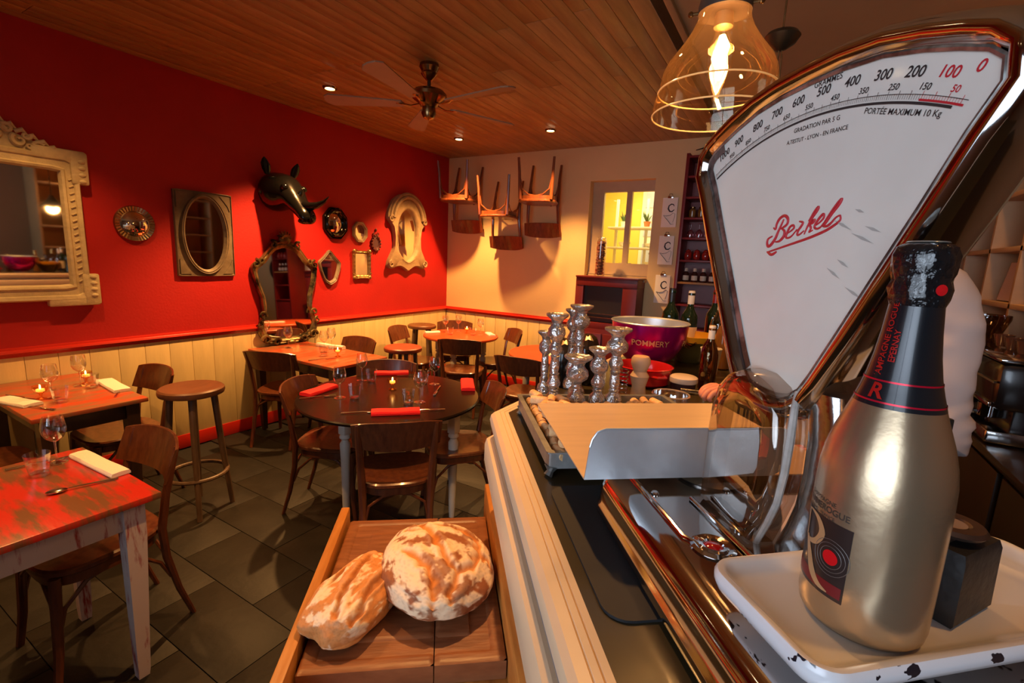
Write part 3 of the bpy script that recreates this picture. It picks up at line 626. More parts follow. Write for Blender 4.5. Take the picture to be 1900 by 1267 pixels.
# --- tables
def square_table(name,label,x0,x1,y0,y1,z,top,legm,edge=REDEDGE,apron=.09,leginset=.04):
    cx,cy=(x0+x1)/2,(y0+y1)/2; w,d=x1-x0,y1-y0
    t=thing(name,label,'table',(cx,cy,0))
    MB().box((0,0,z-.012),(w,d,.024),bev=.004).build('tabletop',top,t)
    for sx,sy,ww,dd in ((0,1,w-.16,.018),(0,-1,w-.16,.018),(1,0,.018,d-.16),(-1,0,.018,d-.16)):
        MB().box((sx*(w/2-leginset-.02),sy*(d/2-leginset-.02),z-.024-apron/2),(ww,dd,apron),bev=.002).build('apron',legm,t)
    for sx in (-1,1):
        for sy in (-1,1):
            x,y=sx*(w/2-leginset-.025),sy*(d/2-leginset-.025)
            mb=MB(); q=lambda r,zz,ox=0:[(x-sx*ox+a*r,y-sy*ox+b*r,zz) for a,b in ((-1,-1),(1,-1),(1,1),(-1,1))]
            mb.loft([q(.017,0,.010),q(.019,.03,.009),q(.031,z-.024-apron-.03),q(.032,z-.024)]); mb.build('leg',legm,t)
    return t
rt=square_table('worn_red_table','front table with worn red-painted top and chipped white legs',-2.52,-1.84,-.55,.735,.73,REDTAB,WORNLEG,apron=.10,leginset=.045)
square_table('worn_orange_table','worn orange-topped table against the wall behind the front red table',-4.0,-3.085,.72,1.21,.73,ORTAB,DARKW)
square_table('square_wall_table','worn red-orange table against the wall below the baroque mirror',-4.0,-2.90,2.33,2.885,.73,ORTAB,DARKW)
def turned_leg(x,y,z,m,parent,r=1.0,sq=.055):
    mb=MB(); mb.lathe([(.017*r,0),(.020*r,.05),(.027*r,z*.55),(.031*r,z-.215),(.020*r,z-.195),(.020*r,z-.188),(.032*r,z-.178),(.032*r,z-.168),(.024*r,z-.155)],20,Matrix.Translation((x,y,0)))
    mb.box((x,y,z-.155/2),(sq,sq,.155),bev=.004); return mb.build('leg',m,parent)
rd=thing('round_black_table','round dark-topped table with white turned legs, set for four','table',(-2.08,2.10,0))
MB().lathe([(0,.705),(.535,.705),(.55,.712),(.552,.724),(.545,.73),(0,.73)],72).build('tabletop',BLACKTAB,rd)
LG=[(-2.146,1.798),(-1.655,2.194),(-2.46,2.187),(-1.97,2.583)]; cx=sum(p[0] for p in LG)/4; cy=sum(p[1] for p in LG)/4
for x,y in LG: turned_leg(x+2.08,y-2.10,.705,WHITELEG,rd)
for a,b in ((0,1),(0,2),(1,3),(2,3)):
    p,q=LG[a],LG[b]; mx,my=(p[0]+q[0])/2+2.08,(p[1]+q[1])/2-2.10; L_=math.hypot(q[0]-p[0],q[1]-p[1]); an=math.atan2(q[1]-p[1],q[0]-p[0])
    MB().box((0,0,0),(L_-.05,.018,.09),T=Matrix.Translation((mx,my,.655))@rotm(az=an)).build('apron',WHITELEG,rd)
def round_orange(label,cx,cy,r,h=.73):
    t=thing('round_orange_table',label,'table',(cx,cy,0)); MB().lathe([(0,h-.03),(r-.01,h-.03),(r,h-.02),(r,h-.006),(r-.008,h),(0,h)],60).build('tabletop',ORROUND,t)
    for k in range(4): a=R(20+90*k); turned_leg(r*.62*math.cos(a),r*.62*math.sin(a),h-.03,GREYLEG,t,1.15)
    return t
round_orange('round orange-topped table with grey turned legs in the far corner',-3.16,4.28,.42)
round_orange('round orange-topped table behind the candlesticks',-1.86,4.06,.46)

# ================================================================== TABLEWARE
TZ=.731
def make_glass(label,loc,group):
    t=thing('wine_glass',label,'wine glass',loc,0,group)
    MB().shell([(.006,.088),(.014,.092),(.028,.105),(.037,.125),(.039,.142),(.036,.165),(.030,.190)],24).build('bowl',GLASS,t)
    MB().lathe([(.0035,.006),(.0030,.05),(.004,.082),(.006,.09)],10).build('stem',GLASS,t)
    MB().lathe([(0,0),(.034,0),(.034,.0015),(.012,.004),(.004,.008),(0,.008)],24).build('foot',GLASS,t)
    return t
def make_tumbler(label,loc,group):
    t=thing('tumbler',label,'glass',loc,0,group)
    mb=MB(); rr=lambda r,z:[(r*(1+.02*(k%2))*math.cos(2*math.pi*k/20),r*(1+.02*(k%2))*math.sin(2*math.pi*k/20),z) for k in range(20)]
    mb.loft([rr(.027,0),rr(.033,.045),rr(.038,.085)],cap0=True,cap1=False); mb.build('wall',GLASS,t,ang=10)
    MB().lathe([(0,.002),(.025,.002),(.027,.012),(0,.010)],16).build('thick_base',glass('glass_base',base=.25,gain=.9),t); return t
def napkin(label,c,L_,w,h,rz,m,group):
    mb=MB(); n=10; rings=[]
    for k in range(n+1):
        f=k/n; x=(f-.5)*L_; s=1-.0*abs(2*f-1)**4; dz=.0015*math.sin(9*f)
        rings.append([(x,-w/2,.001),(x,-w/2-.001,h*.45),(x,-w/2+.003,h*.5),(x,-w/2,h*.55),(x,-w/2+.004,h*.95+dz),(x,0,h*1.08+dz),(x,w/2-.004,h*.95+dz),(x,w/2,h*.6),(x,w/2,.001)])
    mb.loft(rings); o=mb.build('napkin',m,loc=c,rz=R(rz)); return tag(o,label,'napkin',group)
def cutlery(kind,label,c,rz,group='cutlery on the tables'):
    t=thing(kind,label,kind.replace('_',' '),(c[0],c[1],c[2]+.001),R(rz),group)
    MB().tube([(-.095,0,.003),(-.04,0,.005),(.02,0,.007),(.045,0,.006)],[.006,.005,.0035,.003],8,flat=.45).build('handle',CUTL,t)
    if kind=='knife': MB().box((.085,0,.004),(.09,.016,.002),bev=.0009).build('blade',CUTL,t)
    elif kind=='fork':
        mb=MB(); mb.box((.058,0,.004),(.03,.022,.003),bev=.001); mb.build('neck',CUTL,t)
        for k in range(4): MB().box((.090,-.009+.006*k,.005),(.038,.0025,.002)).build('tine',CUTL,t)
    else: MB().ball((.07,0,.006),.02,n=12,sc=(1.5,1,.3)).build('bowl',CUTL,t)
    return t
G0=make_glass('wine glass at the left of the round black table beside the left red napkin',(-2.26,1.86,TZ),'wine glasses on the tables')
for x,y,z,l in [
 (-1.835,2.09,TZ,'wine glass near the front right of the round black table, touching the tumbler'),
 (-2.03,2.46,TZ,'wine glass at the far right of the round black table'),
 (-2.47,2.22,TZ,'wine glass at the far left of the round black table behind a tumbler'),
 (-2.405,.62,TZ,'large wine glass on the front red table next to the tumbler'),
 (-3.44,.90,TZ,'wine glass on the worn orange table, nearer the left napkin'),
 (-3.62,1.08,TZ,'wine glass on the worn orange table, nearer the wall and right napkin'),
 (-3.80,2.58,TZ,'wine glass standing before the baroque mirror glass on the wall table'),
 (-3.42,2.66,TZ,'wine glass in the middle of the wall table left of the rolled napkin'),
 (-3.50,2.80,TZ,'wine glass at the far side of the wall table'),
 (-3.40,4.30,TZ,'wine glass at the left of the far orange table'),
 (-3.34,4.47,TZ,'wine glass at the back left of the far orange table'),
 (-2.99,4.42,TZ,'wine glass at the right of the far orange table')]:
    dup(G0,(x,y,z),0,l)
T0=make_tumbler('tumbler at the left of the round black table, right of the wine glass',(-2.19,1.91,TZ),'tumblers on the tables')
for x,y,l in [(-1.87,2.03,'tumbler at the front right of the round black table'),(-2.40,2.24,'tumbler at the far left of the round black table'),(-2.11,2.44,'tumbler at the far right of the round black table, left of the wine glass'),
 (-2.32,.545,'ribbed tumbler on the front worn red table'),(-3.32,.90,'tumbler on the worn orange table beside the left wine glass'),(-3.52,1.10,'tumbler on the worn orange table in front of the right wine glass'),
 (-3.30,2.56,'tumbler near the front edge of the wall table'),(-3.25,4.20,'tumbler on the far orange table, front'),(-3.05,4.36,'tumbler on the far orange table, right')]:
    dup(T0,(x,y,TZ),0,l)
def votive(label,loc):
    t=thing('tealight_holder',label,'candle holder',loc,0,'glowing tealight holders')
    MB().shell([(.026,0),(.024,.004),(.008,.010),(.006,.022),(.010,.032),(.026,.042),(.033,.060),(.032,.075)],20).build('glass_cup',mat('amber_glass',(0.9,0.35,0.08),.15,emit=(1.0,.30,.05),es=.9) if False else glass('amber_glass_cup',tint=(1,.75,.45),base=.15,gain=.8,gcol=(1,.7,.4)),t)
    MB().lathe([(0,.044),(.018,.044),(.018,.056),(0,.056)],14).build('candle',mat('lit_wax',(0.95,0.6,0.3),.5,emit=(1.0,.40,.08),es=2.5),t)
    MB().lathe([(0,.056),(.004,.062),(.003,.072),(0,.080)],8).build('flame',emis('flame_glow',(1,.7,.3),25),t); return t
V0=votive('lit tealight in a footed glass cup in the middle of the round black table',(-2.155,2.19,TZ))
for x,y,l in [(-3.46,.86,'lit tealight on the worn orange table behind the left wine glass'),(-3.66,1.12,'lit tealight on the worn orange table near the wall'),(-3.20,2.62,'lit tealight on the wall table beside the rolled napkin'),(-3.18,4.42,'lit tealight in the middle of the far orange table')]: dup(V0,(x,y,TZ),0,l)
NG='folded red napkins on the round black table'
napkin('folded red napkin at the front of the round black table',(-1.80,1.855,TZ),.26,.075,.022,45,NAPR,NG)
napkin('folded red napkin at the left of the round black table',(-2.46,1.87,TZ),.24,.085,.022,100,NAPR,NG)
napkin('folded red napkin at the right of the round black table',(-1.83,2.57,TZ),.26,.09,.022,-52 + 0,NAPR,NG)
napkin('folded red napkin at the far side of the round black table',(-2.44,2.47,TZ),.24,.07,.022,45,NAPR,NG)
NW='folded white napkins'
napkin('long folded white napkin on the front worn red table',(-2.255,.70,TZ),.34,.062,.016,3,NAPW,NW)
napkin('folded white napkin at the left of the worn orange table',(-3.46,.765,TZ),.26,.085,.016,14,NAPW,NW)
napkin('folded white napkin at the right of the worn orange table',(-3.47,1.245-.06,TZ),.34,.085,.016,-5,NAPW,NW)
napkin('rolled white napkin at the far side of the wall table',(-3.55,2.83,TZ),.30,.05,.03,8,NAPW,NW)
napkin('white napkin at the left of the far round orange table',(-3.46,4.14,TZ),.17,.06,.02,60,NAPW,NW)
napkin('white napkin at the right of the far round orange table',(-2.91,4.50,TZ),.20,.07,.02,-40,NAPW,NW)
napkin('white napkin on the orange table behind the candlesticks',(-1.86,3.92,TZ),.30,.06,.02,-42,NAPW,NW)
for k,(kd,x,y,rz,l) in enumerate([('spoon',-2.09,.60,255,'spoon on the front red table pointing towards its front edge'),('fork',-2.44,.58,78,'fork between the wine glass and white napkin on the front red table'),
 ('knife',-3.30,.79,20,'knife beside the left napkin on the worn orange table'),('fork',-3.30,1.15,150,'fork beside the right napkin on the worn orange table'),('knife',-3.58,.80,15,'knife at the back left of the worn orange table'),
 ('fork',-2.37,1.78,60,'fork beside the left napkin on the round black table'),('knife',-1.72,1.98,45,'knife at the front right rim of the round black table'),('fork',-1.96,1.74,45,'fork left of the front red napkin on the round black table'),
 ('knife',-1.92,2.36,-60,'knife beside the right napkin on the round black table'),('fork',-2.30,2.52,40,'fork beside the far napkin on the round black table'),('knife',-3.2,2.45,70,'knife near the front of the wall table')]):
    cutlery(kd,l,(x,y,TZ),rz)

# ================================================================== BAR COUNTER
CT=1.20
cnt=thing('bar_counter','long bar counter with dark top and cream moulded cornice','counter',(0,0,0))
IV=mat('cream_cornice_paint',(0.80,0.62,0.40),0.38,var=.08,scale=6); TOPM=mat('dark_olive_worktop',(0.05,0.036,0.015),0.3,var=.3,scale=3,coat=.2)
GRV=mat('blue_grey_groove',(0.20,0.19,0.20),0.5)
PATH=[CF(-.75,.172)[:2],CF(1.19,.172)[:2],(-.605,2.55),(-.02,2.55)]
def sweep(path,prof,name,m,parent):
    rings=[]; n=len(path)
    for i,p in enumerate(path):
        d0=Vector((path[i][0]-path[i-1][0],path[i][1]-path[i-1][1])).normalized() if i else None
        d1=Vector((path[i+1][0]-p[0],path[i+1][1]-p[1])).normalized() if i<n-1 else None
        N0=Vector((-d0.y,d0.x)) if d0 else None; N1=Vector((-d1.y,d1.x)) if d1 else None
        if N0 and N1: nn=(N0+N1).normalized(); nn=nn/max(.3,nn.dot(N0))
        else: nn=N0 or N1
        rings.append([(p[0]+nn.x*o,p[1]+nn.y*o,z) for o,z in prof])
    return MB().loft(rings).build(name,m,parent,ang=28)
sweep(PATH,[(0,1.2),(.009,1.2),(.0105,1.1975),(.012,1.2),(.020,1.1995),(.0215,1.197),(.023,1.199),(.036,1.197),(.044,1.189),(.047,1.176),(.044,1.160),(.034,1.150),(.0,1.148)],'upper_cornice',IV,cnt)
sweep(PATH,[(0,1.15),(.026,1.15),(.034,1.140),(.036,1.126),(0,1.12)],'groove_band',GRV,cnt)
sweep(PATH,[(0,1.128),(.042,1.128),(.053,1.122),(.058,1.105),(.058,1.06),(.050,1.035),(.030,1.02),(.0,1.02)],'lower_moulding',IV,cnt)
sweep(PATH,[(-.02,1.03),(-.004,1.03),(-.004,.12),(.012,.11),(.012,0),(-.02,0)],'front_panel',IV,cnt)
ip=[CF(-.75,.172)[:2],CF(1.19,.172)[:2],(-.605,2.55),(-.02,2.55),(-.02,1.16),CF(-.75,.70)[:2]]
MB().prism(ip,1.16,1.1995).build('worktop',TOPM,cnt)
sweep([(-.02,2.55),(-.02,1.16),CF(-.75,.70)[:2]],[(-.02,1.16),(-.03,1.16),(-.03,.0),(-.02,0)],'back_panel',mat('bar_back_black',(0.02,0.016,0.014),.6),cnt)
def rrect(x0,x1,y0,y1,r,n=5):
    P=[]
    for cx,cy,a in ((x1-r,y1-r,0),(x0+r,y1-r,90),(x0+r,y0+r,180),(x1-r,y0+r,270)): P+=arc(cx,cy,r,a,a+90,n)
    return P
mt=MB().prism(rrect(.189,.60,.448,.77,.03),0,.0035).build('rubber_mat',mat('black_rubber',(0.014,0.013,0.014),.65),loc=(0,0,CT),rz=CA); tag(mt,'black rubber mat lying on the counter under the scale','mat')

# ------------------------------------------------------------------ trolley, cutting board and bread (frame v,u)
TW=mat('orange_oiled_wood',(0.58,0.24,0.05),0.42,col2=(0.36,0.13,0.025),scale=6,stretch=(8,1,8),bump=.06,bscale=14)
BW=mat('brown_board_wood',(0.30,0.115,0.045),0.42,col2=(0.17,0.055,0.02),scale=7,stretch=(1.5,9,4),bump=.08,bscale=16)
tr=thing('wooden_trolley','orange wooden tray trolley beside the counter holding the cutting board','trolley',(0,0,0),CA)
MB().box((-.065,.975,.795),(.40,.66,.022),bev=.003).build('tray_base',TW,tr)
MB().box((-.272,.96,.828),(.024,.72,.088),bev=.004).build('side_rail',TW,tr)
MB().box((.146,1.005,.848),(.026,.72,.128),bev=.004).build('side_rail',TW,tr)
for x,y in ((-.25,.66),(.125,.66),(-.25,1.30),(.125,1.30)): MB().box((x,y,.39),(.04,.04,.786),bev=.003).build('leg',TW,tr)
MB().box((-.065,1.0,.25),(.40,.70,.02),bev=.003).build('lower_shelf',TW,tr)
from mathutils import noise as NZ
cb=thing('cutting_board','brown two-plank cutting board with a carved juice groove','cutting board',(0,0,.807),CA)
X0,X1,Y0,Y1=-.252,.130,.775,1.285
def plank(xa,xb):
    nx=int((xb-xa)/.006); ny=84; vs=[];fs=[]
    for j in range(ny+1):
        for i in range(nx+1):
            x=xa+(xb-xa)*i/nx; y=Y0+(Y1-Y0)*j/ny
            e=min(x-X0,X1-x,y-Y0,Y1-y); g=0
            if .028<e<.068: t=(e-.028)/.04; g=-.012*math.sin(math.pi*t)**.6
            eg=min(x-xa,xb-x,y-Y0,Y1-y); g-= .003*max(0,1-eg/.004)
            vs.append((x,y,.043+g))
    for j in range(ny):
        for i in range(nx): a=j*(nx+1)+i; fs.append((a,a+1,a+nx+2,a+nx+1))
    mb=MB(); mb.add(vs,fs); mb.prism([(xa,Y0),(xb,Y0),(xb,Y1),(xa,Y1)],0,.040); mb.build('plank',BW,cb,ang=50)
plank(X0,-.008); plank(-.006,X1)
def bread(name,label,c,rz,tilt,sx,sy,h,kind):
    bm=bmesh.new(); bmesh.ops.create_icosphere(bm,subdivisions=6,radius=1); cl=bm.verts.layers.float_color.new('crust')
    if kind=='round': st=[[(-.35,.75),(-.18,.45),(-.05,.05),(.12,-.35),(.30,-.52),(.55,-.38),(.66,-.05),(.62,.35)],[(.30,-.52),(.2,-.85)],[(.0,.62),(.35,.55),(.62,.35)],[(.66,-.05),(.92,-.2)],[(-.18,.45),(-.6,.5)],[(-.55,-.1),(-.1,-.62),(-.05,-.9)]]
    else: st=[[(-.7,-.25),(-.25,.0),(.15,.1),(.55,.35)],[(-.25,.55),(.2,.6)],[(-.6,-.65),(.1,-.55),(.5,-.4)]]
    def dist(p):
        b=9
        for s_ in st:
            for i in range(len(s_)-1):
                ax,ay=s_[i];bx,by=s_[i+1];dx,dy=bx-ax,by-ay;t=max(0,min(1,((p[0]-ax)*dx+(p[1]-ay)*dy)/(dx*dx+dy*dy))); b=min(b,math.hypot(p[0]-ax-t*dx,p[1]-ay-t*dy))
        return b
    for v in bm.verts:
        p=v.co.copy(); q=Vector((p.x*2,p.y*2,p.z*2)); wob=NZ.noise(q*1.2+Vector((3 if kind=='round' else 8,1,2)))*(.05 if kind=='round' else .09)+NZ.noise(q*4)*.015
        d=dist((p.x+NZ.noise(q*2.5)*.10,p.y+NZ.noise(q*2.5+Vector((5,5,5)))*.10)) if p.z>0 else 9
        if kind=='round': x,y=p.x,p.y; z=(abs(p.z)**.8)*(1 if p.z>0 else -.45)
        else:
            m=(abs(p.x)**3.2+abs(p.y)**3.2+1e-9)**(1/3.2); l=math.hypot(p.x,p.y)+1e-9; x,y=p.x*(l/m)*1.0,p.y*(l/m); z=(abs(p.z)**.75)*(1 if p.z>0 else -.4)
        f=1+wob; cr=max(0,1-d/.075); ridge=max(0,1-abs(d-.13)/.07)
        z=z*(1+wob*.8)-cr*.14*(z>0)+ridge*.05*(z>0)
        v.co=Vector((x*f*sx,y*f*sy,z*h))
        n1=NZ.noise(q*1.6+Vector((9,4,7)))+.55*NZ.noise(q*4.5)+.25*NZ.noise(q*11)
        fl=(n1+.12 if kind=='round' else n1-.22); fl=max(0,min(1,fl*5+.35))
        brown=Vector((.32,.10,.030)) if kind=='round' else Vector((.62,.24,.06)); flour=Vector((.88,.66,.42)); orange=Vector((.62,.22,.04))
        if ridge>.3: fl=min(1,fl+.15)
        cc=brown.lerp(flour,fl)
        if NZ.noise(q*20)>.25: cc=cc*.85
        cc=cc.lerp(orange if kind=='round' else Vector((.35,.12,.03)),min(1,cr*1.6)*.85)
        v[cl]=(cc.x,cc.y,cc.z,1)
    me=bpy.data.meshes.new(name); bm.to_mesh(me); bm.free()
    for p in me.polygons: p.use_smooth=True
    m,n,b=nt('bread_crust_'+kind); at=n.nodes.new('ShaderNodeAttribute'); at.attribute_name='crust'; n.links.new(at.outputs['Color'],b.inputs['Base Color']); b.inputs['Roughness'].default_value=.7
    nz=n.nodes.new('ShaderNodeTexNoise'); nz.inputs['Scale'].default_value=90; bp=n.nodes.new('ShaderNodeBump'); bp.inputs['Strength'].default_value=.35; bp.inputs['Distance'].default_value=.004
    tcc=n.nodes.new('ShaderNodeTexCoord'); n.links.new(tcc.outputs['Object'],nz.inputs['Vector']); n.links.new(nz.outputs['Fac'],bp.inputs['Height']); n.links.new(bp.outputs[0],b.inputs['Normal'])
    me.materials.append(m); o=bpy.data.objects.new(name,me); COL.objects.link(o); o.location=c; o.rotation_euler=(Matrix.Rotation(rz,4,'Z')@Matrix.Rotation(tilt[0],4,'X')@Matrix.Rotation(tilt[1],4,'Y')).to_euler(); return tag(o,label,'bread')
bread('round_loaf','large round floury country loaf on the cutting board',CF(.992,-.006,.892),CA,(R(0),R(6)),.131,.150,.066,'round')
bread('rustic_loaf','smaller square-ended golden loaf left of the round loaf',CF(.930,-.170,.874),CA+R(62),(0,0),.125,.075,.060,'square')

# ------------------------------------------------------------------ galvanised tray with corks
gt=thing('galvanised_tray','galvanised metal tray on small feet filled with corks','tray',(0,0,CT),CA)
mb=MB(); A=rrect(.192,.60,.806,1.19,.008,2); B=rrect(.196,.596,.810,1.186,.006,2); C=rrect(.204,.588,.818,1.178,.006,2)
mb.loft([[(x,y,.018) for x,y in B],[(x,y,.046) for x,y in B],[(x,y,.048) for x,y in A],[(x,y,.051) for x,y in A],[(x,y,.051) for x,y in C],[(x,y,.024) for x,y in C]],cap0=True,cap1=True); mb.build('pan',GALV,gt)
for x,y in ((.205,.820),(.587,.820),(.205,1.175),(.587,1.175)):
    MB().tube([(x,y,.020),(x-.002*(1 if x<.4 else -1),y-.001,.010),(x-.007*(1 if x<.4 else -1),y-.004,.002)],[.014,.007,.009],8).build('foot',GALV,gt)
CORK=mat('cork',(0.80,0.50,0.24),0.8,col2=(0.55,0.28,0.11),scale=60,objrand=.25,bump=.3,bscale=150)
ck_me=MB().lathe([(0,-.02),(.0095,-.02),(.0105,-.018),(.0105,.018),(.0095,.02),(0,.02)],12).data('cork',CORK)
CS=[(.283,1.165),(.345,1.165),(.400,1.165),(.449,1.165)]
n=0
for j in range(8):
    for i in range(13):
        v=.222+.028*i; u=.835+.0445*j+(.006 if i%2 else -.004)
        if (v>.34 and u<.96) or any(math.hypot(v-a,u-b)<.046 for a,b in CS): continue
        o=bpy.data.objects.new('cork',ck_me); COL.objects.link(o); x,y,z=CF(u+random.uniform(-.001,.001),v,CT+.041+random.uniform(0,.001)); o.location=(x,y,z)
        o.rotation_euler=(Matrix.Rotation(CA+R(random.uniform(-14,14)),4,'Z')@Matrix.Rotation(R(90),4,'X')).to_euler(); tag(o,'wine cork lying in the galvanised tray','cork','wine corks in the galvanised tray'); n+=1
for k in range(24):
    v=.222+.028*(k%3)+random.uniform(-.003,.003); u=.845+.043*(k//3)
    if any(math.hypot(v-a,u-b)<.05 for a,b in CS): continue
    o=bpy.data.objects.new('cork',ck_me); COL.objects.link(o); x,y,z=CF(u,v+.014,CT+.061); o.location=(x,y,z)
    o.rotation_euler=(Matrix.Rotation(CA+R(random.choice((0,20,-25,70))+random.uniform(-8,8)),4,'Z')@Matrix.Rotation(R(90),4,'X')).to_euler(); tag(o,'wine cork lying in the galvanised tray','cork','wine corks in the galvanised tray')

# ------------------------------------------------------------------ candlesticks
def candlestick(label,u,v,z0,z1,cup,k,base=.021):
    h=z1-z0; t=thing('candlestick',label,'candlestick',CF(u,v,z0),random.uniform(0,6),'hammered silver candlesticks')
    P=[(0,0),(base*.95,0),(base*1.05,.006),(base*1.1,.016),(base*.95,.030),(base*.55,.040)]
    z=.040; top=h-.070; nb=max(0,int((top-z)/.045))
    for i in range(nb):
        s_=(top-z)/nb; a=z+s_*i; r_=base*(.85 if (i+k)%2 else .62)
        P+=[(base*.55,a+s_*.06),(base*.66,a+s_*.12),(base*.50,a+s_*.2),(r_,a+s_*.45),(r_*1.02,a+s_*.6),(base*.52,a+s_*.9)]
    P+=[(base*.52,top),(cup*.70,top+.010),(cup*.80,top+.020),(cup*.74,top+.031),(cup*.50,top+.041),(cup*.46,top+.046)]
    MB().lathe(P,26).build('stem',ZINC,t,ang=70)
    MB().lathe([(cup*.42,h-.026),(cup*.55,h-.016),(cup*.97,h-.006),(cup,h-.002),(cup*.97,h),(cup*.72,h-.003),(cup*.45,h-.008),(0,h-.009)],28).build('cup',ZINC,t,ang=60); return t
candlestick('short candlestick standing on the counter at the far left of the group',1.36,.300,1.2,1.394,.026,0,.019)
candlestick('tall candlestick second from the left, at the far left of the tray',1.165,.283,1.224,1.469,.029,1,.020)
candlestick('tallest candlestick, standing behind the middle of the tray',1.325,.392,1.2,1.478,.034,0,.023)
candlestick('candlestick half hidden behind the tallest one',1.43,.40,1.2,1.455,.028,1,.021)
candlestick('shortest candlestick with wide cup at the middle front',1.165,.345,1.224,1.361,.037,0,.024)
candlestick('medium candlestick third from the right in front of the black canister',1.165,.402,1.224,1.383,.030,1,.021)
candlestick('tall candlestick with wide cup at the right of the group, before the pink bowl',1.165,.447,1.224,1.436,.036,0,.022)
for l,u,v,zt in (('black bottle with crinkled foil top behind the left candlesticks',1.47,.385,1.345),('black bottle with crinkled foil top behind the right candlesticks',1.50,.470,1.356)):
    t=thing('black_bottle',l,'bottle',CF(u,v,CT),0,'black bottles behind the candlesticks'); h=zt-CT
    MB().lathe([(0,0),(.036,0),(.038,.005),(.038,h-.030),(.034,h-.014),(.022,h-.004),(.012,h),(0,h)],28).build('body',GLOSSBLACK,t)
    f=MB(); rr=[]
    for j,(r_,z) in enumerate(((.039,h-.036),(.040,h-.026),(.034,h-.008),(.020,h+.004),(.003,h+.006))): rr.append([(r_*(1+.10*((k*7+j*3)%4-1.5)/3)*math.cos(2*math.pi*k/22),r_*(1+.10*((k*7+j*3)%4-1.5)/3)*math.sin(2*math.pi*k/22),z+.003*((k*5+j)%3)) for k in range(22)])
    f.loft(rr,cap0=False); f.build('foil',mat('crinkled_bronze_foil',(0.10,0.065,0.04),.3,.9),t,ang=15)
# ------------------------------------------------------------------ things further along the counter
t=thing('pink_champagne_bowl','large magenta metal champagne bowl with steel rim and lettering','bowl',CF(1.735,.79,CT),CA)
MAG=mat('magenta_anodised_metal',(0.58,0.004,0.23),0.25,0.75,spec=.6)
RT=.185
MB().shell([(.050,.012),(.075,.028),(.105,.058),(.127,.095),(.139,.135),(.144,RT-.004)],56).build('bowl_wall',MAG,t)
MB().shell([(.144,RT-.004),(.149,RT),(.146,RT+.003),(.140,RT-.002),(.134,.135),(.121,.095),(.098,.060),(.06,.035),(.001,.028)],56).build('rim_lining',STEEL,t)
MB().lathe([(0,0),(.052,0),(.052,.010),(.05,.014),(0,.014)],28).build('foot_ring',STEEL,t)
def wrap(mb,s,size,r,z,a0,sgn=1,slope=0,bold=0):
    vs,fs=text_data(s,size,None,bold=bold); out=[]
    for x,y,_ in vs:
        a=a0+sgn*x/r; rr=r+slope*y; out.append((rr*math.cos(a),rr*math.sin(a),z+y))
    mb.add(out,fs)
lt=MB(); va=math.atan2(-1.70,-.775)
wrap(lt,'POMMERY',.030,.1395,.118,va+.05,1,.22,.0004); wrap(lt,'POMMERY',.030,.1395,.118,va+1.55,1,.22,.0004); lt.build('lettering',mat('gold_lettering',(0.75,0.55,0.25),.4,.6),t,smooth=False)
for a in (0,math.pi): MB().tube([(.143*math.cos(a+q),.143*math.sin(a+q),.10) if abs(q)>.13 else (.165*math.cos(a+q),.165*math.sin(a+q),.085) for q in (-.2,-.1,0,.1,.2)],.0035,6).build('handle',BRASS,t)
t=thing('red_pot','glossy red open pot in front of the pink bowl','pot',CF(1.51,.680,CT)); RP=mat('red_enamel_pot',(0.50,0.012,0.015),.2,coat=.5)
MB().shell([(.001,.003),(.080,.003),(.090,.010),(.093,.058),(.098,.062),(.093,.064),(.089,.058),(.086,.012),(.001,.010)],40).build('pot_body',RP,t)
for a in (2.4,5.5): MB().tube([(.09*math.cos(a-.25),.09*math.sin(a-.25),.042),(.115*math.cos(a-.12),.115*math.sin(a-.12),.044),(.115*math.cos(a+.12),.115*math.sin(a+.12),.044),(.09*math.cos(a+.25),.09*math.sin(a+.25),.042)],.006,6).build('handle',RP,t)
t=thing('yellow_bowl','yellow-lined round bowl behind the pink bowl','bowl',CF(1.875,1.045,CT)); YB_=mat('yellow_glaze',(0.62,0.30,0.01),.3,coat=.4)
MB().shell([(.05,.0),(.055,.004),(.085,.05),(.105,.09),(.112,.095)],36).build('outer_wall',mat('olive_glaze',(0.12,0.09,0.02),.3,coat=.4),t); MB().shell([(.112,.095),(.115,.118),(.111,.119),(.106,.095),(.08,.05),(.001,.02)],36).build('yellow_lining',YB_,t); MB().lathe([(0,0),(.05,0),(.05,.006),(0,.006)],20).build('foot',YB_,t)
MB().tube([(-.02,-.11,.10),(.03,-.15,.09),(.05,-.19,.11)],.004,6).build('ladle_handle',BRASS,t)
t=thing('pepper_mill','pale wooden pepper mill among the jars behind the plate','pepper mill',CF(1.262,.558,CT))
PW=mat('pale_mill_wood',(0.60,0.40,0.24),.5,var=.2,scale=8,stretch=(1,1,4))
MB().lathe([(0,0),(.024,0),(.026,.004),(.022,.03),(.019,.055),(.024,.075),(.027,.086),(.020,.097),(.018,.100)],26).build('mill_body',PW,t); MB().lathe([(.018,.099),(.021,.106),(.027,.122),(.0265,.136),(.022,.143),(0,.144)],26).build('mill_head',PW,t)
t=thing('wire_spring_holder','small coiled wire holder left of the pepper mill','wire holder',CF(1.275,.515,CT)); MB().tube([(.014*math.cos(k*.6),.014*math.sin(k*.6),.004+.0011*k) for k in range(90)],.0016,5).build('coil',CUTL,t); MB().lathe([(0,0),(.022,0),(.022,.003),(0,.003)],18).build('base',CUTL,t)
t=thing('glass_cylinder','small clear glass cylinder left of the coiled wire holder','glass',CF(1.31,.485,CT)); MB().shell([(.016,.0),(.018,.004),(.018,.11)],20).build('wall',GLASS,t); MB().lathe([(0,.001),(.017,.001),(.017,.008),(0,.008)],16).build('base',glass('glass_base'),t)
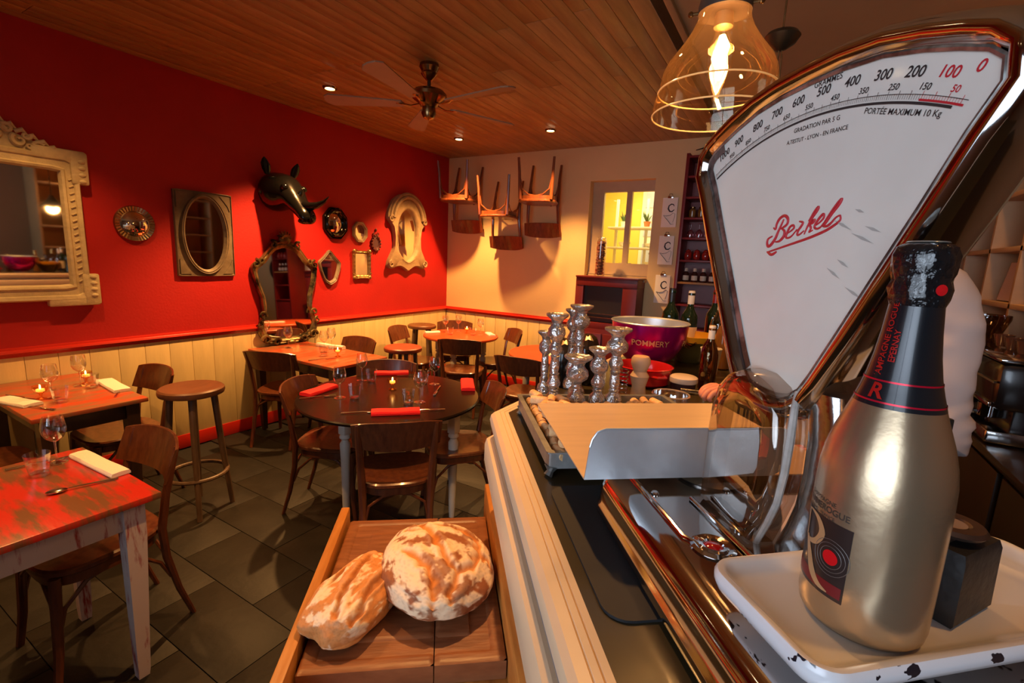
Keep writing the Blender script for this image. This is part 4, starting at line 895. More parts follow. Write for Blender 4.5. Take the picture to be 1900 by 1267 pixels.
t=thing('glass_dish','round thick glass dish behind the weighing plate','dish',CF(1.225,.640,CT))
MB().shell([(.040,0),(.048,.004),(.050,.020),(.052,.040),(.047,.044),(.045,.020),(.038,.008),(.001,.006)],36).build('dish_wall',glass('glass_base'),t)
MB().tube([(.050*math.cos(2*math.pi*k/36),.050*math.sin(2*math.pi*k/36),.042) for k in range(36)],.003,6,closed=True).build('rim',mat('warm_glass_rim',(.75,.6,.45),.15,.6),t)
t=thing('steel_strainer_handle','long thin steel utensil handle held in the hand over the glass dish','utensil',(0,0,0)); a=CF(1.265,.69,1.247); b=CF(1.20,.815,1.247)
MB().tube([a,b],[.0045,.0055],8,flat=.6).build('handle',CUTL,t); MB().tube([(a[0],a[1],a[2]-.006),(b[0],b[1],b[2]-.012)],[.003,.003],6).build('lower_wire',CUTL,t)
t=thing('white_lidded_tub','dark tub with a white lid behind the glass dish','tub',CF(1.41,.775,CT)); MB().lathe([(0,0),(.036,0),(.038,.004),(.040,.032),(0,.032)],26).build('tub',mat('dark_plum_plastic',(0.05,0.015,0.02),.4),t); MB().lathe([(0,.030),(.044,.030),(.045,.034),(.044,.046),(.038,.050),(0,.051)],28).build('lid',mat('white_plastic_lid',(.62,.50,.40),.4),t)
# bottles
def wine_bottle(name,label,loc,h,r,body,cap,lab=None,group=None,rz=0):
    t=thing(name,label,'bottle',loc,rz,group)
    MB().lathe([(0,.006),(r*.8,0),(r,.006),(r,h*.56),(r*.92,h*.63),(r*.55,h*.71),(r*.38,h*.77),(r*.36,h*.93),(r*.42,h*.935),(r*.42,h*.965),(r*.36,h*.97),(0,h*.97)],24).build('glass_body',body,t)
    MB().lathe([(r*.39,h*.80),(r*.40,h*.98),(r*.36,h),(0,h)],18).build('capsule',cap,t)
    if lab: MB().shell([(r*1.015,h*.16),(r*1.015,h*.46)],24).build('label',lab,t)
    return t
DG=mat('dark_green_bottle',(0.008,0.02,0.008),.08,coat=.5); AMB=mat('amber_bottle',(0.22,0.09,0.02),.1,coat=.5); CLB=glass('clear_bottle_glass',tint=(.8,.74,.6),base=.08,gain=.6)
LW=mat('cream_label',(0.75,0.66,0.52),.6); LR=mat('red_capsule',(0.25,0.01,0.01),.35); LY=mat('gold_capsule',(0.5,.32,.1),.3,.8)
BG='bottles standing on the far counter'
for (x,y,h,r,bd,cp,lb,l) in [(-.475,2.27,.30,.038,DG,BLACK,None,'dark green wine bottle with black capsule behind the pink bowl rim, left one'),(-.385,2.24,.295,.036,DG,LW,LW,'dark wine bottle with white capsule and label right behind the pink bowl'),
  (-.26,2.25,.275,.036,CLB,LW,None,'clear bottle with white cap behind the yellow bowl'),(-.22,2.20,.27,.036,CLB,LY,LW,'clear bottle with gold cap and label beside the dial edge'),(-.21,2.05,.25,.034,AMB,LY,None,'amber bottle half hidden beside the dial edge'),(-.30,2.38,.30,.037,DG,LR,None,'dark bottle with red capsule at the back of the far counter'),(-.14,2.40,.30,.037,DG,BLACK,LW,'dark bottle with black capsule at the back right of the counter')]:
    wine_bottle('wine_bottle',l,(x,y,CT),h,r,bd,cp,lb,BG)
wine_bottle('oil_bottle','tall amber-brown bottle standing just left of the dial frame',CF(1.42,.862,CT),.215,.027,glass('amber_clear',tint=(.45,.28,.14),base=.08,gain=.5,gcol=(1,.8,.5)),LW,None)
wine_bottle('vinegar_bottle','slim brown bottle between the yellow bowl and the dial frame',CF(1.56,.945,CT),.20,.026,glass('amber_clear'),LY,None)
t=thing('white_paper_cup','white cup behind the brown bottles','cup',CF(1.64,1.0,CT)); MB().shell([(.001,.002),(.028,.002),(.038,.10),(.036,.10),(.027,.006)],24).build('cup_wall',LW,t); MB().tube([(.0375*math.cos(2*math.pi*k/24),.0375*math.sin(2*math.pi*k/24),.10) for k in range(24)],.002,5,closed=True).build('rolled_rim',LW,t)

# ================================================================== BACK WALL FURNITURE
rc=thing('red_cabinet','dark red cabinet with a black open hearth under the kitchen window','cabinet',(-1.695,YB-.14,0))
RCM=mat('cabinet_dark_red',(0.13,0.008,0.010),.45,var=.1)
for c,d in (((0,.125,.72),(.66,.02,1.44)),((-.30,0,.72),(.09,.27,1.44)),((.255,0,.72),(.15,.27,1.44)),((0,-.002,1.397),(.664,.276,.086)),((0,0,.93),(.66,.27,.07)),((0,0,.45),(.66,.27,.9))): MB().box(c,d,bev=.003).build('panel',RCM,rc)
MB().box((-.04,.02,1.16),(.44,.21,.38)).build('black_lining',BLACK,rc); MB().box((-.04,-.10,1.02),(.43,.02,.012)).box((-.04,-.10,1.06),(.43,.02,.006)).build('grate_rail',CHROMEW,rc); MB().box((0,-.01,1.448),(.69,.29,.018),bev=.004).build('top_board',RCM,rc)
for s in (-1,1): MB().box((s*.155,-.141,.45),(.29,.016,.80),bev=.004).build('door',RCM,rc)
t=thing('cork_jar','tall clear glass jar full of corks on the red cabinet','jar',(-1.82,YB-.17,1.458)); MB().shell([(.001,.002),(.054,.002),(.056,.01),(.056,.37),(.045,.385),(.045,.40)],28).build('glass_jar',GLASS,t)
MB().lathe([(0,.398),(.05,.398),(.05,.404),(.02,.415),(0,.418)],20).build('lid',GLASS,t)
mb=MB()
for k in range(150): mb.lathe([(0,-.018),(.010,-.018),(.010,.018),(0,.018)],7,Matrix.Translation((.036*math.cos(k*2.4)*(.3+.7*((k*37)%10)/10),.036*math.sin(k*2.4)*(.3+.7*((k*37)%10)/10),.02+.0023*k))@rotm(R(random.uniform(30,150)),R(random.uniform(0,180)),R(random.uniform(0,180))))
mb.build('corks',mat('dark_cork',(0.34,0.15,0.08),.7,col2=(.16,.04,.03),scale=30),t)['kind']='stuff'
for k,(z,l) in enumerate(((2.135,'topmost'),(1.757,'middle'),(1.357,'lowest'))):
    t=thing('menu_card',l+' of three white cards with brush lettering clipped to the wall','card',(-1.178,YB,z),0,'cards clipped beside the kitchen window')
    MB().box((0,-.012,0),(.150,.012,.292),bev=.001).build('card',mat('card_white',(.92,.86,.72),.6),t)
    MB().box((.0,-.02,.150),(.055,.014,.022),bev=.002).tube([(-.018,-.022,.16),(-.012,-.022,.182),(.012,-.022,.182),(.018,-.022,.16)],.003,6).build('bulldog_clip',CHROME,t)
    w=MB(); F=lambda P:[(x*1.15,-.0190,z_*1.05) for x,z_ in P]
    w.tube(F([(.036,.058),(.030,.074),(.012,.078),(-.008,.062),(-.012,.034),(.002,.010),(.022,.008),(.040,.026)]),[.003,.005,.006,.006,.008,.007,.006,.004],6,flat=.3)
    w.tube(F([(-.050,-.026),(-.025,-.034),(.010,-.026),(.034,-.004),(.050,-.012),(.047,-.050),(.036,-.095)]),[.004,.007,.006,.004,.004,.004,.003],6,flat=.3)
    w.tube(F([(-.048,-.030),(-.030,-.050),(.0,-.085),(.020,-.112),(.046,-.110)]),[.005,.007,.009,.007,.003],6,flat=.3)
    w.build('lettering',BLACK,t)
bc=thing('red_bookcase','dark red bookcase of glasses and jars on the back wall, right of the cards','shelf',(-.79,YB-.15,0))
SHZ=(1.00,1.24,1.455,1.665,1.875,2.06,2.25,2.44,2.62)
for s in (-1,1): MB().box((s*.20,0,1.32),(.03,.30,2.64),bev=.002).build('side_panel',DKRED,bc)
MB().box((0,.14,1.32),(.38,.015,2.62)).build('back_panel',DKRED,bc)
for z in SHZ: MB().box((0,0,z-.01),(.37,.28,.02),bev=.002).build('shelf_board',DKRED if abs(z-1.455)>.01 else mat('yellow_wood_ledge',(.45,.22,.05),.45),bc)
MB().box((0,0,.48),(.37,.28,.96)).build('lower_cupboard',DKRED,bc)
def goblet(name,label,loc,m,group,flip=False,s=1.0):
    t=thing(name,label,'glass',loc,0,group); k=(lambda P:[(r*s,(.13-z)*s) for r,z in P]) if flip else (lambda P:[(r*s,z*s) for r,z in P])
    MB().shell(k([(.004,.05),(.018,.06),(.030,.08),(.033,.10),(.030,.13)]),18).build('bowl',m,t); MB().lathe(k([(0,0),(.028,0),(.026,.003),(.004,.008),(.0035,.05),(0,.05)]),14).build('stem',m,t); return t
PINKG=glass('pink_glass',tint=(.95,.6,.65),base=.12,gain=.8); REDG=mat('red_glass_jar',(0.35,0.02,0.015),.1,coat=.6)
pg=None; rg=None; lj=None
for i in range(4):
    x=-.915+.080*i
    L5=('leftmost','second from left','third from left','fourth from left','fifth from left')[i]
    if pg is None:
        pg=goblet('pink_goblet','pale pink upside-down goblet on the bookcase shelf, leftmost',(x,YB-.22,1.877),PINKG,'pink goblets in the red bookcase',True)
        rg=thing('red_jar','small round red jar on the bookcase shelf, leftmost','jar',(x,YB-.22,1.667),0,'red jars in the red bookcase'); MB().lathe([(0,0),(.026,0),(.034,.02),(.035,.05),(.028,.07),(.02,.075)],18).build('jar_body',REDG,rg); MB().lathe([(.024,.074),(.026,.078),(.022,.09),(.006,.10),(0,.102)],16).build('lid',REDG,rg)
        lj=thing('labelled_jar','small dark jar with a white label on the bookcase ledge, leftmost','jar',(x,YB-.22,1.457),0,'labelled jars in the red bookcase'); MB().lathe([(0,0),(.027,0),(.028,.003),(.028,.08),(.02,.092),(.012,.097),(.012,.12),(0,.12)],16).build('jar_body',mat('dark_jar',(0.06,0.015,0.01),.2),lj); MB().shell([(.0286,.015),(.0286,.06)],16).build('label',LW,lj); MB().lathe([(.014,.10),(.016,.102),(.016,.13),(0,.132)],12).build('cap',LW,lj)
        bj=thing('brown_box_jar','squat brown jar high on the bookcase, leftmost','jar',(x,YB-.22,2.062),0,'brown jars high in the red bookcase'); MB().lathe([(0,0),(.028,0),(.032,.02),(.032,.07),(.022,.082),(.02,.085)],16).build('jar_body',AMB,bj); MB().lathe([(.022,.083),(.024,.087),(.024,.1),(0,.102)],16).build('lid',BRASS,bj)
    else:
        dup(pg,(x,YB-.22,1.877),0,'pale pink upside-down goblet on the bookcase shelf, '+L5); dup(rg,(x,YB-.22,1.667),0,'small round red jar on the bookcase shelf, '+L5)
        dup(lj,(x,YB-.22,1.457),0,'small dark jar with a white label on the bookcase ledge, '+L5); dup(bj,(x,YB-.22,2.062),0,'squat brown jar high on the bookcase, '+L5)
ck=thing('wall_clock','round dark wall clock right of the bookcase, seen in the baroque mirror','clock',(-.28,YB,1.50))
MB().lathe([(.15,0),(.20,.0),(.205,.02),(.19,.04),(.165,.045),(.155,.03),(.15,.02)],40,rotm(ax=R(90))).build('rim',BLACK,ck)
MB().lathe([(0,.012),(.156,.012),(.156,.016),(0,.016)],36,rotm(ax=R(90))).build('clock_face',mat('brown_clock_face',(.30,.20,.12),.5),ck)
MB().tube([(0,-.022,0),(-.07,-.022,.06)],.006,6).tube([(0,-.022,0),(.09,-.022,-.08)],.004,6).build('hands',BLACK,ck)
# small dark iron ornament above the bookcase
t=thing('iron_ornament','small dark iron bracket ornament high on the wall above the bookcase','ornament',(-.86,YB,2.72)); mb=MB(); scroll(mb,(0,0),.03,1.1,0,.006,0); mb2=MB().add([(x,-.03,y) for x,y,z in mb.v],mb.f).tube([(-.12,-.03,0),(-.05,-.03,.015),(.05,-.03,-.01),(.12,-.03,.02)],[.004,.007,.007,.004],6); mb2.build('scrollwork',BLACK,t); MB().tube([(0,0,0),(0,-.03,0)],.005,6).build('peg',BLACK,t)

# ================================================================== RIGHT WALL SHELVES AND BACK BAR
SW=mat('tan_shelf_paint',(0.50,0.30,0.14),.5,var=.15)
rs=thing('cube_shelving','tan cube shelving on the right wall behind the bar','shelf',(1.145,3.4,0))
for y in (-.95,-.50,-.05,.40,.85,1.30): MB().box((0,y,1.82),(.39,.028,1.80),bev=.002).build('upright',SW,rs)
for z in (1.16,1.475,1.765,2.055,2.345,2.63): MB().box((0,.175,z),(.39,2.24,.026),bev=.002).build('shelf_board',SW,rs)
MB().box((.19,.175,1.85),(.014,2.24,1.6)).build('back_panel',SW,rs)
bb=thing('back_bar','dark back bar counter along the right wall','counter',(0,0,0))
MB().box((1.0,2.2,.985),(.66,4.6,.03),bev=.004).build('worktop',mat('back_bar_top',(0.035,0.02,0.012),.25,var=.3,coat=.2),bb); MB().box((1.02,2.2,.49),(.60,4.5,.96)).build('carcass',mat('bar_back_black',(0,0,0)),bb)
for k in range(6): MB().box((.712,.35+.75*k,.50),(.016,.70,.86),bev=.004).build('door',mat('dark_bar_door',(0.03,0.018,0.012),.4),bb)
tumble=None
for i in range(4):
    for j in range(3):
        y=3.08+.075*i; x=1.00+.08*j; l='clear tumbler on the cube shelf, column %s from the viewer, %s row'%(('first','second','third','fourth')[i],('front','middle','back')[j])
        dup(T0,(x,y,1.779),0,l,'tumblers on the cube shelf')
        if j<2: dup(T0,(x,y,1.779+.09),0,'stacked '+l,'tumblers on the cube shelf')
for i in range(3): dup(T0,(1.02,3.02+.09*i,2.07),0,'clear tumbler on the upper cube shelf, %s from the viewer'%('first','second','third')[i],'tumblers on the cube shelf')
for (y,z,w,h,l) in ((3.14,1.489,.26,.20,'pale printed menu card leaning in the cube shelf nearer the viewer'),(3.58,1.489,.30,.21,'pale printed menu card leaning in the cube shelf cell further back')):
    t=thing('menu_board',l,'card',(1.02,y,z)); MB().box((0,0,h/2+.004),(.006,w,h),M=rotm(ay=R(8))).build('card',mat('pink_white_card',(.62,.48,.42),.5),t)
    w_=MB()
    for k in range(9): w_.box((-.0045-.022*0,0,h/2+.07-.016*k),(.001,w*(.7 if k%3 else .4),.004),T=Matrix.Identity(4)@Matrix.Translation((0,0,0)))
    w_.build('printed_lines',mat('grey_print',(.2,.15,.13),.6),t).rotation_euler=(0,R(8),0)
wine_bottle('spirit_bottle','small clear bottle behind the menu card in the cube shelf',(1.16,3.18,1.489),.25,.03,CLB,LY)
em=thing('espresso_machine','dark chrome-trimmed espresso machine on the back bar at the right edge','coffee machine',(.805,2.62,1.0))
MB().box((0,0,.22),(.25,.56,.18),bev=.03).build('machine_body',mat('machine_black',(0.02,0.012,0.01),.25,coat=.4),em); MB().box((.03,0,.13),(.18,.50,.26),bev=.01).build('rear_body',mat('machine_black',(0,0,0)),em)
MB().box((0,0,.03),(.25,.54,.05),bev=.01).build('drip_tray',CHROMEW,em); MB().box((0,0,.318),(.26,.57,.014),bev=.004).build('top_rail',CHROME,em); MB().box((-.128,0,.15),(.012,.52,.016),bev=.003).box((-.128,0,.235),(.008,.54,.008)).build('front_trim',CHROME,em)
for s in (-1,1): MB().lathe([(0,.08),(.032,.08),(.034,.13),(0,.13)],18,Matrix.Translation((-.09,s*.13,0))).tube([(-.09,s*.13,.095),(-.20,s*.13,.085)],[.009,.013],8).build('portafilter',CHROME,em)
cups=[]
for i in range(4): 
    o=MB().lathe([(0,0),(.022,0),(.035,.05),(.032,.05),(.02,.006),(0,.006)],16).build('espresso_cup',mat('cup_dark_glaze',(.12,.05,.03),.2,coat=.4),loc=(.80,2.43+.12*i,1.326)); tag(o,'small dark cup on top of the espresso machine, %s from the viewer'%('first','second','third','fourth')[i],'cup','cups on the espresso machine')
gd=thing('coffee_grinder','dark coffee grinder with hopper behind the espresso machine','grinder',(.81,3.10,1.0)); MB().box((0,0,.14),(.18,.18,.28),bev=.02).build('grinder_body',mat('machine_black',(0,0,0)),gd); MB().shell([(.03,.28),(.05,.30),(.09,.42),(.09,.44)],20).build('hopper',glass('smoke_glass',tint=(.35,.28,.22),base=.1,gain=.6),gd)
for x,y,h,l in ((.75,3.30,.13,'steel milk jug on the back bar beside the grinder'),(.74,3.45,.15,'larger steel milk jug on the back bar furthest from the viewer')):
    t=thing('milk_jug',l,'jug',(x,y,1.0)); MB().shell([(.001,.002),(.045,.002),(.05,.02),(.042,h*.8),(.046,h)],24).build('jug_body',CHROMEW,t); MB().tube([(0,.045,h*.85),(0,.085,h*.8),(0,.085,h*.35),(0,.05,h*.25)],.005,6).build('handle',CHROMEW,t)

# ================================================================== THE SCALE (local x = across the counter, y = along it)
SO=(.44,.50)
sc=thing('shop_scale','vintage chrome fan-dial shop scale on the counter','scale',CF(SO[1],SO[0],CT),CA)
q=lambda v,u,z:(v-SO[0],u-SO[1],z-CT)
def rr_ring(v0,v1,u0,u1,r,z): return [q(a,b,z) for a,b in rrect(v0,v1,u0,u1,r,6)]
mb=MB(); mb.loft([rr_ring(.250,.622,.03,.700,.035,1.208),rr_ring(.246,.626,.026,.704,.038,1.212),rr_ring(.246,.626,.026,.704,.038,1.224),rr_ring(.250,.622,.03,.700,.036,1.228),rr_ring(.250,.622,.03,.700,.036,1.250),rr_ring(.252,.620,.032,.698,.036,1.259),rr_ring(.258,.614,.038,.692,.034,1.268),rr_ring(.268,.604,.048,.682,.030,1.274),rr_ring(.282,.590,.062,.668,.025,1.276)]); mb.build('base_housing',CHROME,sc,ang=60)
for v,u in ((.28,.08),(.59,.08),(.28,.65),(.59,.65)): MB().lathe([(0,.004),(.014,.004),(.016,.006),(.012,.010),(0,.010)],14,Matrix.Translation(q(v,u,CT))).build('rubber_foot',BLACK,sc)
for (v0,u0,v1,u1) in ((.292,.49,.290,.665),(.352,.40,.350,.58)):
    MB().tube([q(v0+.012,u0-.03,1.2765),q(v0+.008,u0-.012,1.278),q(v0,u0,1.2785),q(v1,u1,1.2785)],.0032,8).build('raised_bead',CHROME,sc)
for v,u in ((.305,.60),(.372,.50),(.45,.60)): MB().lathe([(0,.0),(.006,.0),(.006,.002),(.004,.0035),(0,.0035)],14,Matrix.Translation(q(v,u,1.276))).build('screw',CHROME,sc)
lv=MB().lathe([(.010,.0),(.024,.0),(.026,.0025),(.022,.005),(.018,.004),(.016,.006),(.012,.005),(.010,.002)],32,Matrix.Translation(q(.318,.469,1.2755))); lv=lv.build('spirit_level',CHROME,sc)
MB().lathe([(0,.0045),(.007,.004),(.0105,.0015),(.0105,0),(0,0)],20,Matrix.Translation(q(.318,.469,1.2765))).build('red_lens',mat('red_lens',(0.35,0.004,0.006),.08,coat=1),lv)
MB().lathe([(0,1.276-CT),(.052,1.276-CT),(.055,1.279-CT),(.048,1.282-CT),(.020,1.283-CT),(.018,1.289-CT),(0,1.289-CT)],36,Matrix.Translation((.42-SO[0],.655-SO[1],0))).build('plate_support',CHROMEW,sc)
MB().box(q(.42,.79,1.2845),(.02,.30,.006)).box(q(.42,.72,1.2845),(.20,.02,.006)).build('plate_spider',CHROMEW,sc)
# weighing plate with upturned flange
PLT=mat('plate_steel_warm_reflection',(0.80,0.60,0.40),0.42,0.55,var=.12,scale=4,stretch=(1,12,1),bump=.03,bscale=30)  # tan stands in for the warm ceiling reflected in plain steel

MB().prism([(a-SO[0],b-SO[1]) for a,b in rrect(.205,.634,.6225,.985,.004,2)],1.2885-CT,1.2905-CT).build('weighing_plate',PLT,sc)
fo=[(.205,0),(.505,0),(.525,.012),(.532,.03),(.532,.058),(.522,.072),(.508,.077),(.232,.077),(.220,.073),(.213,.062),(.210,.05)]
mb=MB(); mb.add([q(v,.6215+d,1.289+z) for d in (0,.002) for v,z in fo],[tuple(range(11)),tuple(range(21,10,-1))]+[(i,(i+1)%11,11+(i+1)%11,11+i) for i in range(11)]); mb.build('upturned_flange',STEEL,sc,ang=20)
MB().tube([q(v,.6215,1.289+z) for v,z in fo[5:]],.0016,6).build('flange_edge',STEEL,sc)
# fan housing
hp=[(0,1.8065),(.045,1.8055),(.09,1.8005),(.13,1.790),(.162,1.779),(.184,1.770),(.197,1.759),(.199,1.740),(.180,1.709),(.153,1.656),(.122,1.598),(.092,1.541),(.064,1.489),(.051,1.468),(.036,1.457),(.018,1.453)]
CU=.510
outl=[(CU-d,z) for d,z in hp]+[(CU,1.452)]+[(CU+d,z) for d,z in reversed(hp[1:])]
def offs(P,d):
    n=len(P); out=[]
    for i in range(n):
        a=Vector(P[i])-Vector(P[i-1]); b=Vector(P[(i+1)%n])-Vector(P[i]); a.normalize(); b.normalize(); n1=Vector((a.y,-a.x)); n2=Vector((b.y,-b.x)); m_=(n1+n2).normalized(); m_/=max(.5,m_.dot(n1)); out.append((P[i][0]+m_.x*d*OS,P[i][1]+m_.y*d*OS))
    return out
area=sum(outl[i][0]*outl[(i+1)%len(outl)][1]-outl[(i+1)%len(outl)][0]*outl[i][1] for i in range(len(outl))); OS=1 if area>0 else -1
mb=MB(); rings=[]
for v,o in ((.394,-.004),(.391,.0),(.384,.003),(.380,.009),(.382,.016),(.390,.021),(.402,.024),(.418,.024),(.434,.020),(.448,.013),(.458,.004),(.463,-.006),(.464,-.015)): rings.append([q(v,u,z) for u,z in offs(outl,o)])
mb.loft(rings,cap0=False); mb.build('fan_housing',CHROME,sc,ang=60)
mb=MB(); mb.loft([[q(.3905,u,z) for u,z in offs(outl,-.001)],[q(.3895,u,z) for u,z in offs(outl,-.003)],[q(.3905,u,z) for u,z in offs(outl,-.0055)]],cap0=False,cap1=False); mb.build('silvered_edge_strip',mat('tarnished_silver',(0.42,0.44,0.42),.3,.8,col2=(.12,.11,.10),scale=25,thr=(.4,.6)),sc)
ix=[i for i,(u,z) in enumerate(outl) if u>CU+.04 and z<1.78]
o1=offs(outl,-.004); o2=offs(outl,-.016)
MB().add([q(.3910,*o1[i]) for i in ix]+[q(.3912,*o2[i]) for i in ix],[(k,k+1,len(ix)+k+1,len(ix)+k) for k in range(len(ix)-1)]).build('left_mirror_strip',mat('tarnished_silver',(0,0,0)),sc,smooth=False)
mb=MB(); fp=offs(outl,-.003); mb.add([q(.3925,u,z) for u,z in fp],[tuple(range(len(fp)))])
DIALM=mat('dial_cream_enamel',(0.74,0.71,0.65),.35,col2=(0.66,0.62,0.56),scale=5,coat=.8); face=mb.build('dial_face',DIALM,sc,smooth=False)
# dial graphics
BLK=mat('dial_black_print',(0.03,0.025,0.025),.5); RDP=mat('dial_red_print',(0.48,0.02,0.03),.45); GRP=mat('dial_grey_smudge',(0.40,0.38,0.35),.6)
def DM(u,z,ang=0.0,v=.3918): return Matrix.Translation(q(v,u,z))@Matrix(((0,0,-1,0),(-1,0,0,0),(0,1,0,0),(0,0,0,1)))@Matrix.Rotation(ang,4,'Z')
ZC=1.368; RB=.4215
blk=MB(); red=MB(); gry=MB()
def dtext(mb,s,size,u,z,ang,bold=0,shear=0): vs,fs=text_data(s,size,None,bold=bold,shear=shear); mb.add(vs,fs,DM(u,z,ang))
UPOS=[.333,.357,.387,.419,.454,.491,.528,.563,.598,.636,.668]
for k in range(11):
    u=UPOS[k]; ang=math.asin((u-CU)/RB)*1.0; z=ZC+RB*math.cos(ang)+ (0.0005)
    if abs(u-.333)<.001: z=1.757
    dtext(red if k<2 else blk,str(100*k) if k<10 else '1000',.0125,u,z,ang,.0002,.15)
    if k<10:
        u2=(UPOS[k]+UPOS[k+1])/2+.002*0; a2=math.asin((u2-CU)/RB); r2=RB-.0105; dtext(red if k==0 else blk,str(100*k+50),.0075,CU+r2*math.sin(a2),ZC+r2*math.cos(a2),a2,.0001,.15)
def arcband(mb,r0,r1,u0,u1,n=60):
    P=[]
    for i in range(n+1): u=u0+(u1-u0)*i/n; a=math.asin((u-CU)/RB); P.append(a)
    vs=[q(.3916,CU+r*math.sin(a),ZC+r*math.cos(a)) for r in (r0,r1) for a in P]; mb.add(vs,[(i,i+1,n+2+i,n+1+i) for i in range(n)])
arcband(blk,RB-.0240,RB-.0218,.340,.690); arcband(blk,RB-.0166,RB-.0161,.330,.690); arcband(red,RB-.0212,RB-.0195,.332,.372)
for k in range(151):
    u=.335+(.69-.335)*k/150; a=math.asin((u-CU)/RB); L_=.0045 if k%5 else .007; w=.00016 if k%5 else .00024
    vs=[q(.3917,CU+r*math.sin(a)+w*s,ZC+r*math.cos(a)) for r,s in ((RB-.0205,-1),(RB-.0205,1),(RB-.0205+L_,1),(RB-.0205+L_,-1))]; (red if u<.372 else blk).add(vs,[(0,1,2,3)])
for (s,sz,u,rr) in (('GRAMMES',.0085,.487,RB+.009),('PORTÉE MAXIMUM 10 Kg',.0072,.386,RB-.0305),('GRADATION PAR 5 G',.0068,.494,RB-.0325),('A.TESTUT - LYON - EN FRANCE',.0062,.492,RB-.0440)):
    a=math.asin((u-CU)/RB); dtext(blk,s,sz,CU+rr*math.sin(a),ZC+rr*math.cos(a),a,.00005)
blk.build('black_lettering',BLK,face,smooth=False); red.build('red_lettering',RDP,face,smooth=False)
for (u,z,L_,an) in ((.438,1.648,.028,-25),(.412,1.634,.030,-22),(.402,1.642,.020,-20),(.440,1.600,.022,-30),(.412,1.582,.024,-25),(.430,1.610,.018,-28),(.42,1.66,.012,-20)): gry.add([(-L_/2,0,0),(0,-.0014,0),(L_/2,0,0),(0,.0014,0)],[(0,1,2,3)],DM(u,z,R(an),.3917))
gry.build('scuff_mark',GRP,face,smooth=False)['kind']='stuff'
lg=MB()
LOGO=[([(.541,1.651),(.537,1.649),(.536,1.655),(.532,1.661),(.524,1.664),(.518,1.66),(.518,1.654),(.525,1.65),(.528,1.649)],.0016),([(.525,1.66),(.528,1.653),(.532,1.645),(.535,1.638),(.541,1.631),(.546,1.629),(.549,1.633),(.548,1.638),(.541,1.641)],.0017),([(.526,1.649),(.521,1.646),(.521,1.64),(.527,1.635),(.534,1.634)],.0016),
 ([(.516,1.643),(.51,1.646),(.506,1.649),(.508,1.652),(.513,1.65),(.516,1.644),(.517,1.639),(.513,1.638),(.508,1.64),(.501,1.647)],.0013),([(.499,1.655),(.498,1.6555),(.493,1.654),(.495,1.65),(.499,1.645),(.499,1.641),(.496,1.641),(.49,1.645)],.0013),([(.485,1.655),(.479,1.664),(.474,1.669),(.474,1.666),(.481,1.657),(.486,1.648),(.489,1.641)],.0013),([(.484,1.651),(.48,1.655),(.476,1.656),(.478,1.653),(.482,1.651),(.48,1.647),(.482,1.643),(.477,1.645)],.0012),
 ([(.473,1.65),(.468,1.653),(.464,1.657),(.465,1.661),(.469,1.658),(.473,1.653),(.475,1.648),(.471,1.646),(.466,1.648),(.462,1.653)],.0013),([(.462,1.653),(.455,1.663),(.448,1.671),(.444,1.674),(.446,1.669),(.454,1.66),(.46,1.652),(.463,1.649),(.458,1.648),(.453,1.651),(.448,1.656),(.443,1.658)],.0014),([(.443,1.658),(.442,1.653),(.449,1.648),(.46,1.643),(.48,1.637),(.506,1.631),(.535,1.6245),(.547,1.622)],.0014),([(.547,1.6225),(.538,1.619),(.530,1.6225)],.0016)]
for P,w in LOGO:
    pts=[]
    for i in range(len(P)-1):
        p0=P[max(i-1,0)];p1=P[i];p2=P[i+1];p3=P[min(i+2,len(P)-1)]
        for t in (0,.25,.5,.75): pts.append(tuple(.5*((2*p1[c])+(-p0[c]+p2[c])*t+(2*p0[c]-5*p1[c]+4*p2[c]-p3[c])*t*t+(-p0[c]+3*p1[c]-3*p2[c]+p3[c])*t**3) for c in (0,1)))
    pts.append(P[-1]); m_=len(pts); lg.tube([q(.3922,u,z) for u,z in pts],[w*(.55+.6*math.sin(math.pi*(i+.5)/m_)) for i in range(m_)],6)
lg.build('script_logo',RDP,face)
# pillar, glass guard
mb=MB(); PIL=[(1.272,.372,.476),(1.285,.374,.472),(1.31,.380,.462),(1.34,.388,.453),(1.38,.394,.449),(1.42,.398,.450),(1.45,.402,.456),(1.475,.41,.47)]
mb.loft([[q(a,b,z) for a,b in rrect(.392,.462,u0,u1,.018,4)] for z,u0,u1 in PIL]); mb.build('pillar',CHROMEW,sc,ang=60)
MB().tube([q(.386,.456,1.470),q(.380,.450,1.452),q(.378,.447,1.42),q(.378,.448,1.38),q(.378,.453,1.34),q(.378,.463,1.31),q(.378,.473,1.285),q(.378,.477,1.274)],[.003,.004,.0045,.0045,.0045,.0045,.004,.004],8).build('guard_edge',mat('worn_white_metal',(.66,.64,.60),.35,.5,var=.3,scale=60),sc)
go=[(.476,1.276),(.462,1.312),(.452,1.342),(.448,1.38),(.449,1.42),(.456,1.45),(.474,1.470),(.50,1.480),(.528,1.480),(.553,1.470),(.572,1.450),(.582,1.42),(.585,1.38),(.585,1.276)]
mb=MB(); mb.loft([[q(v,CU+(u-CU)*s_,1.38+(z-1.38)*s_) for u,z in go] for v,s_ in ((.40,1.0),(.380,1.0),(.370,.985),(.364,.95),(.361,.85),(.360,.6))],cap0=False,cap1=True); mb.build('glass_guard',glass('smoky_guard_glass',tint=(.66,.58,.52),base=.14,gain=.7,gcol=(1,.92,.85)),sc,ang=80)
MB().box(q(.565,.47,1.395),(.008,.07,.10),bev=.002).build('rear_bracket',BLACK,sc)
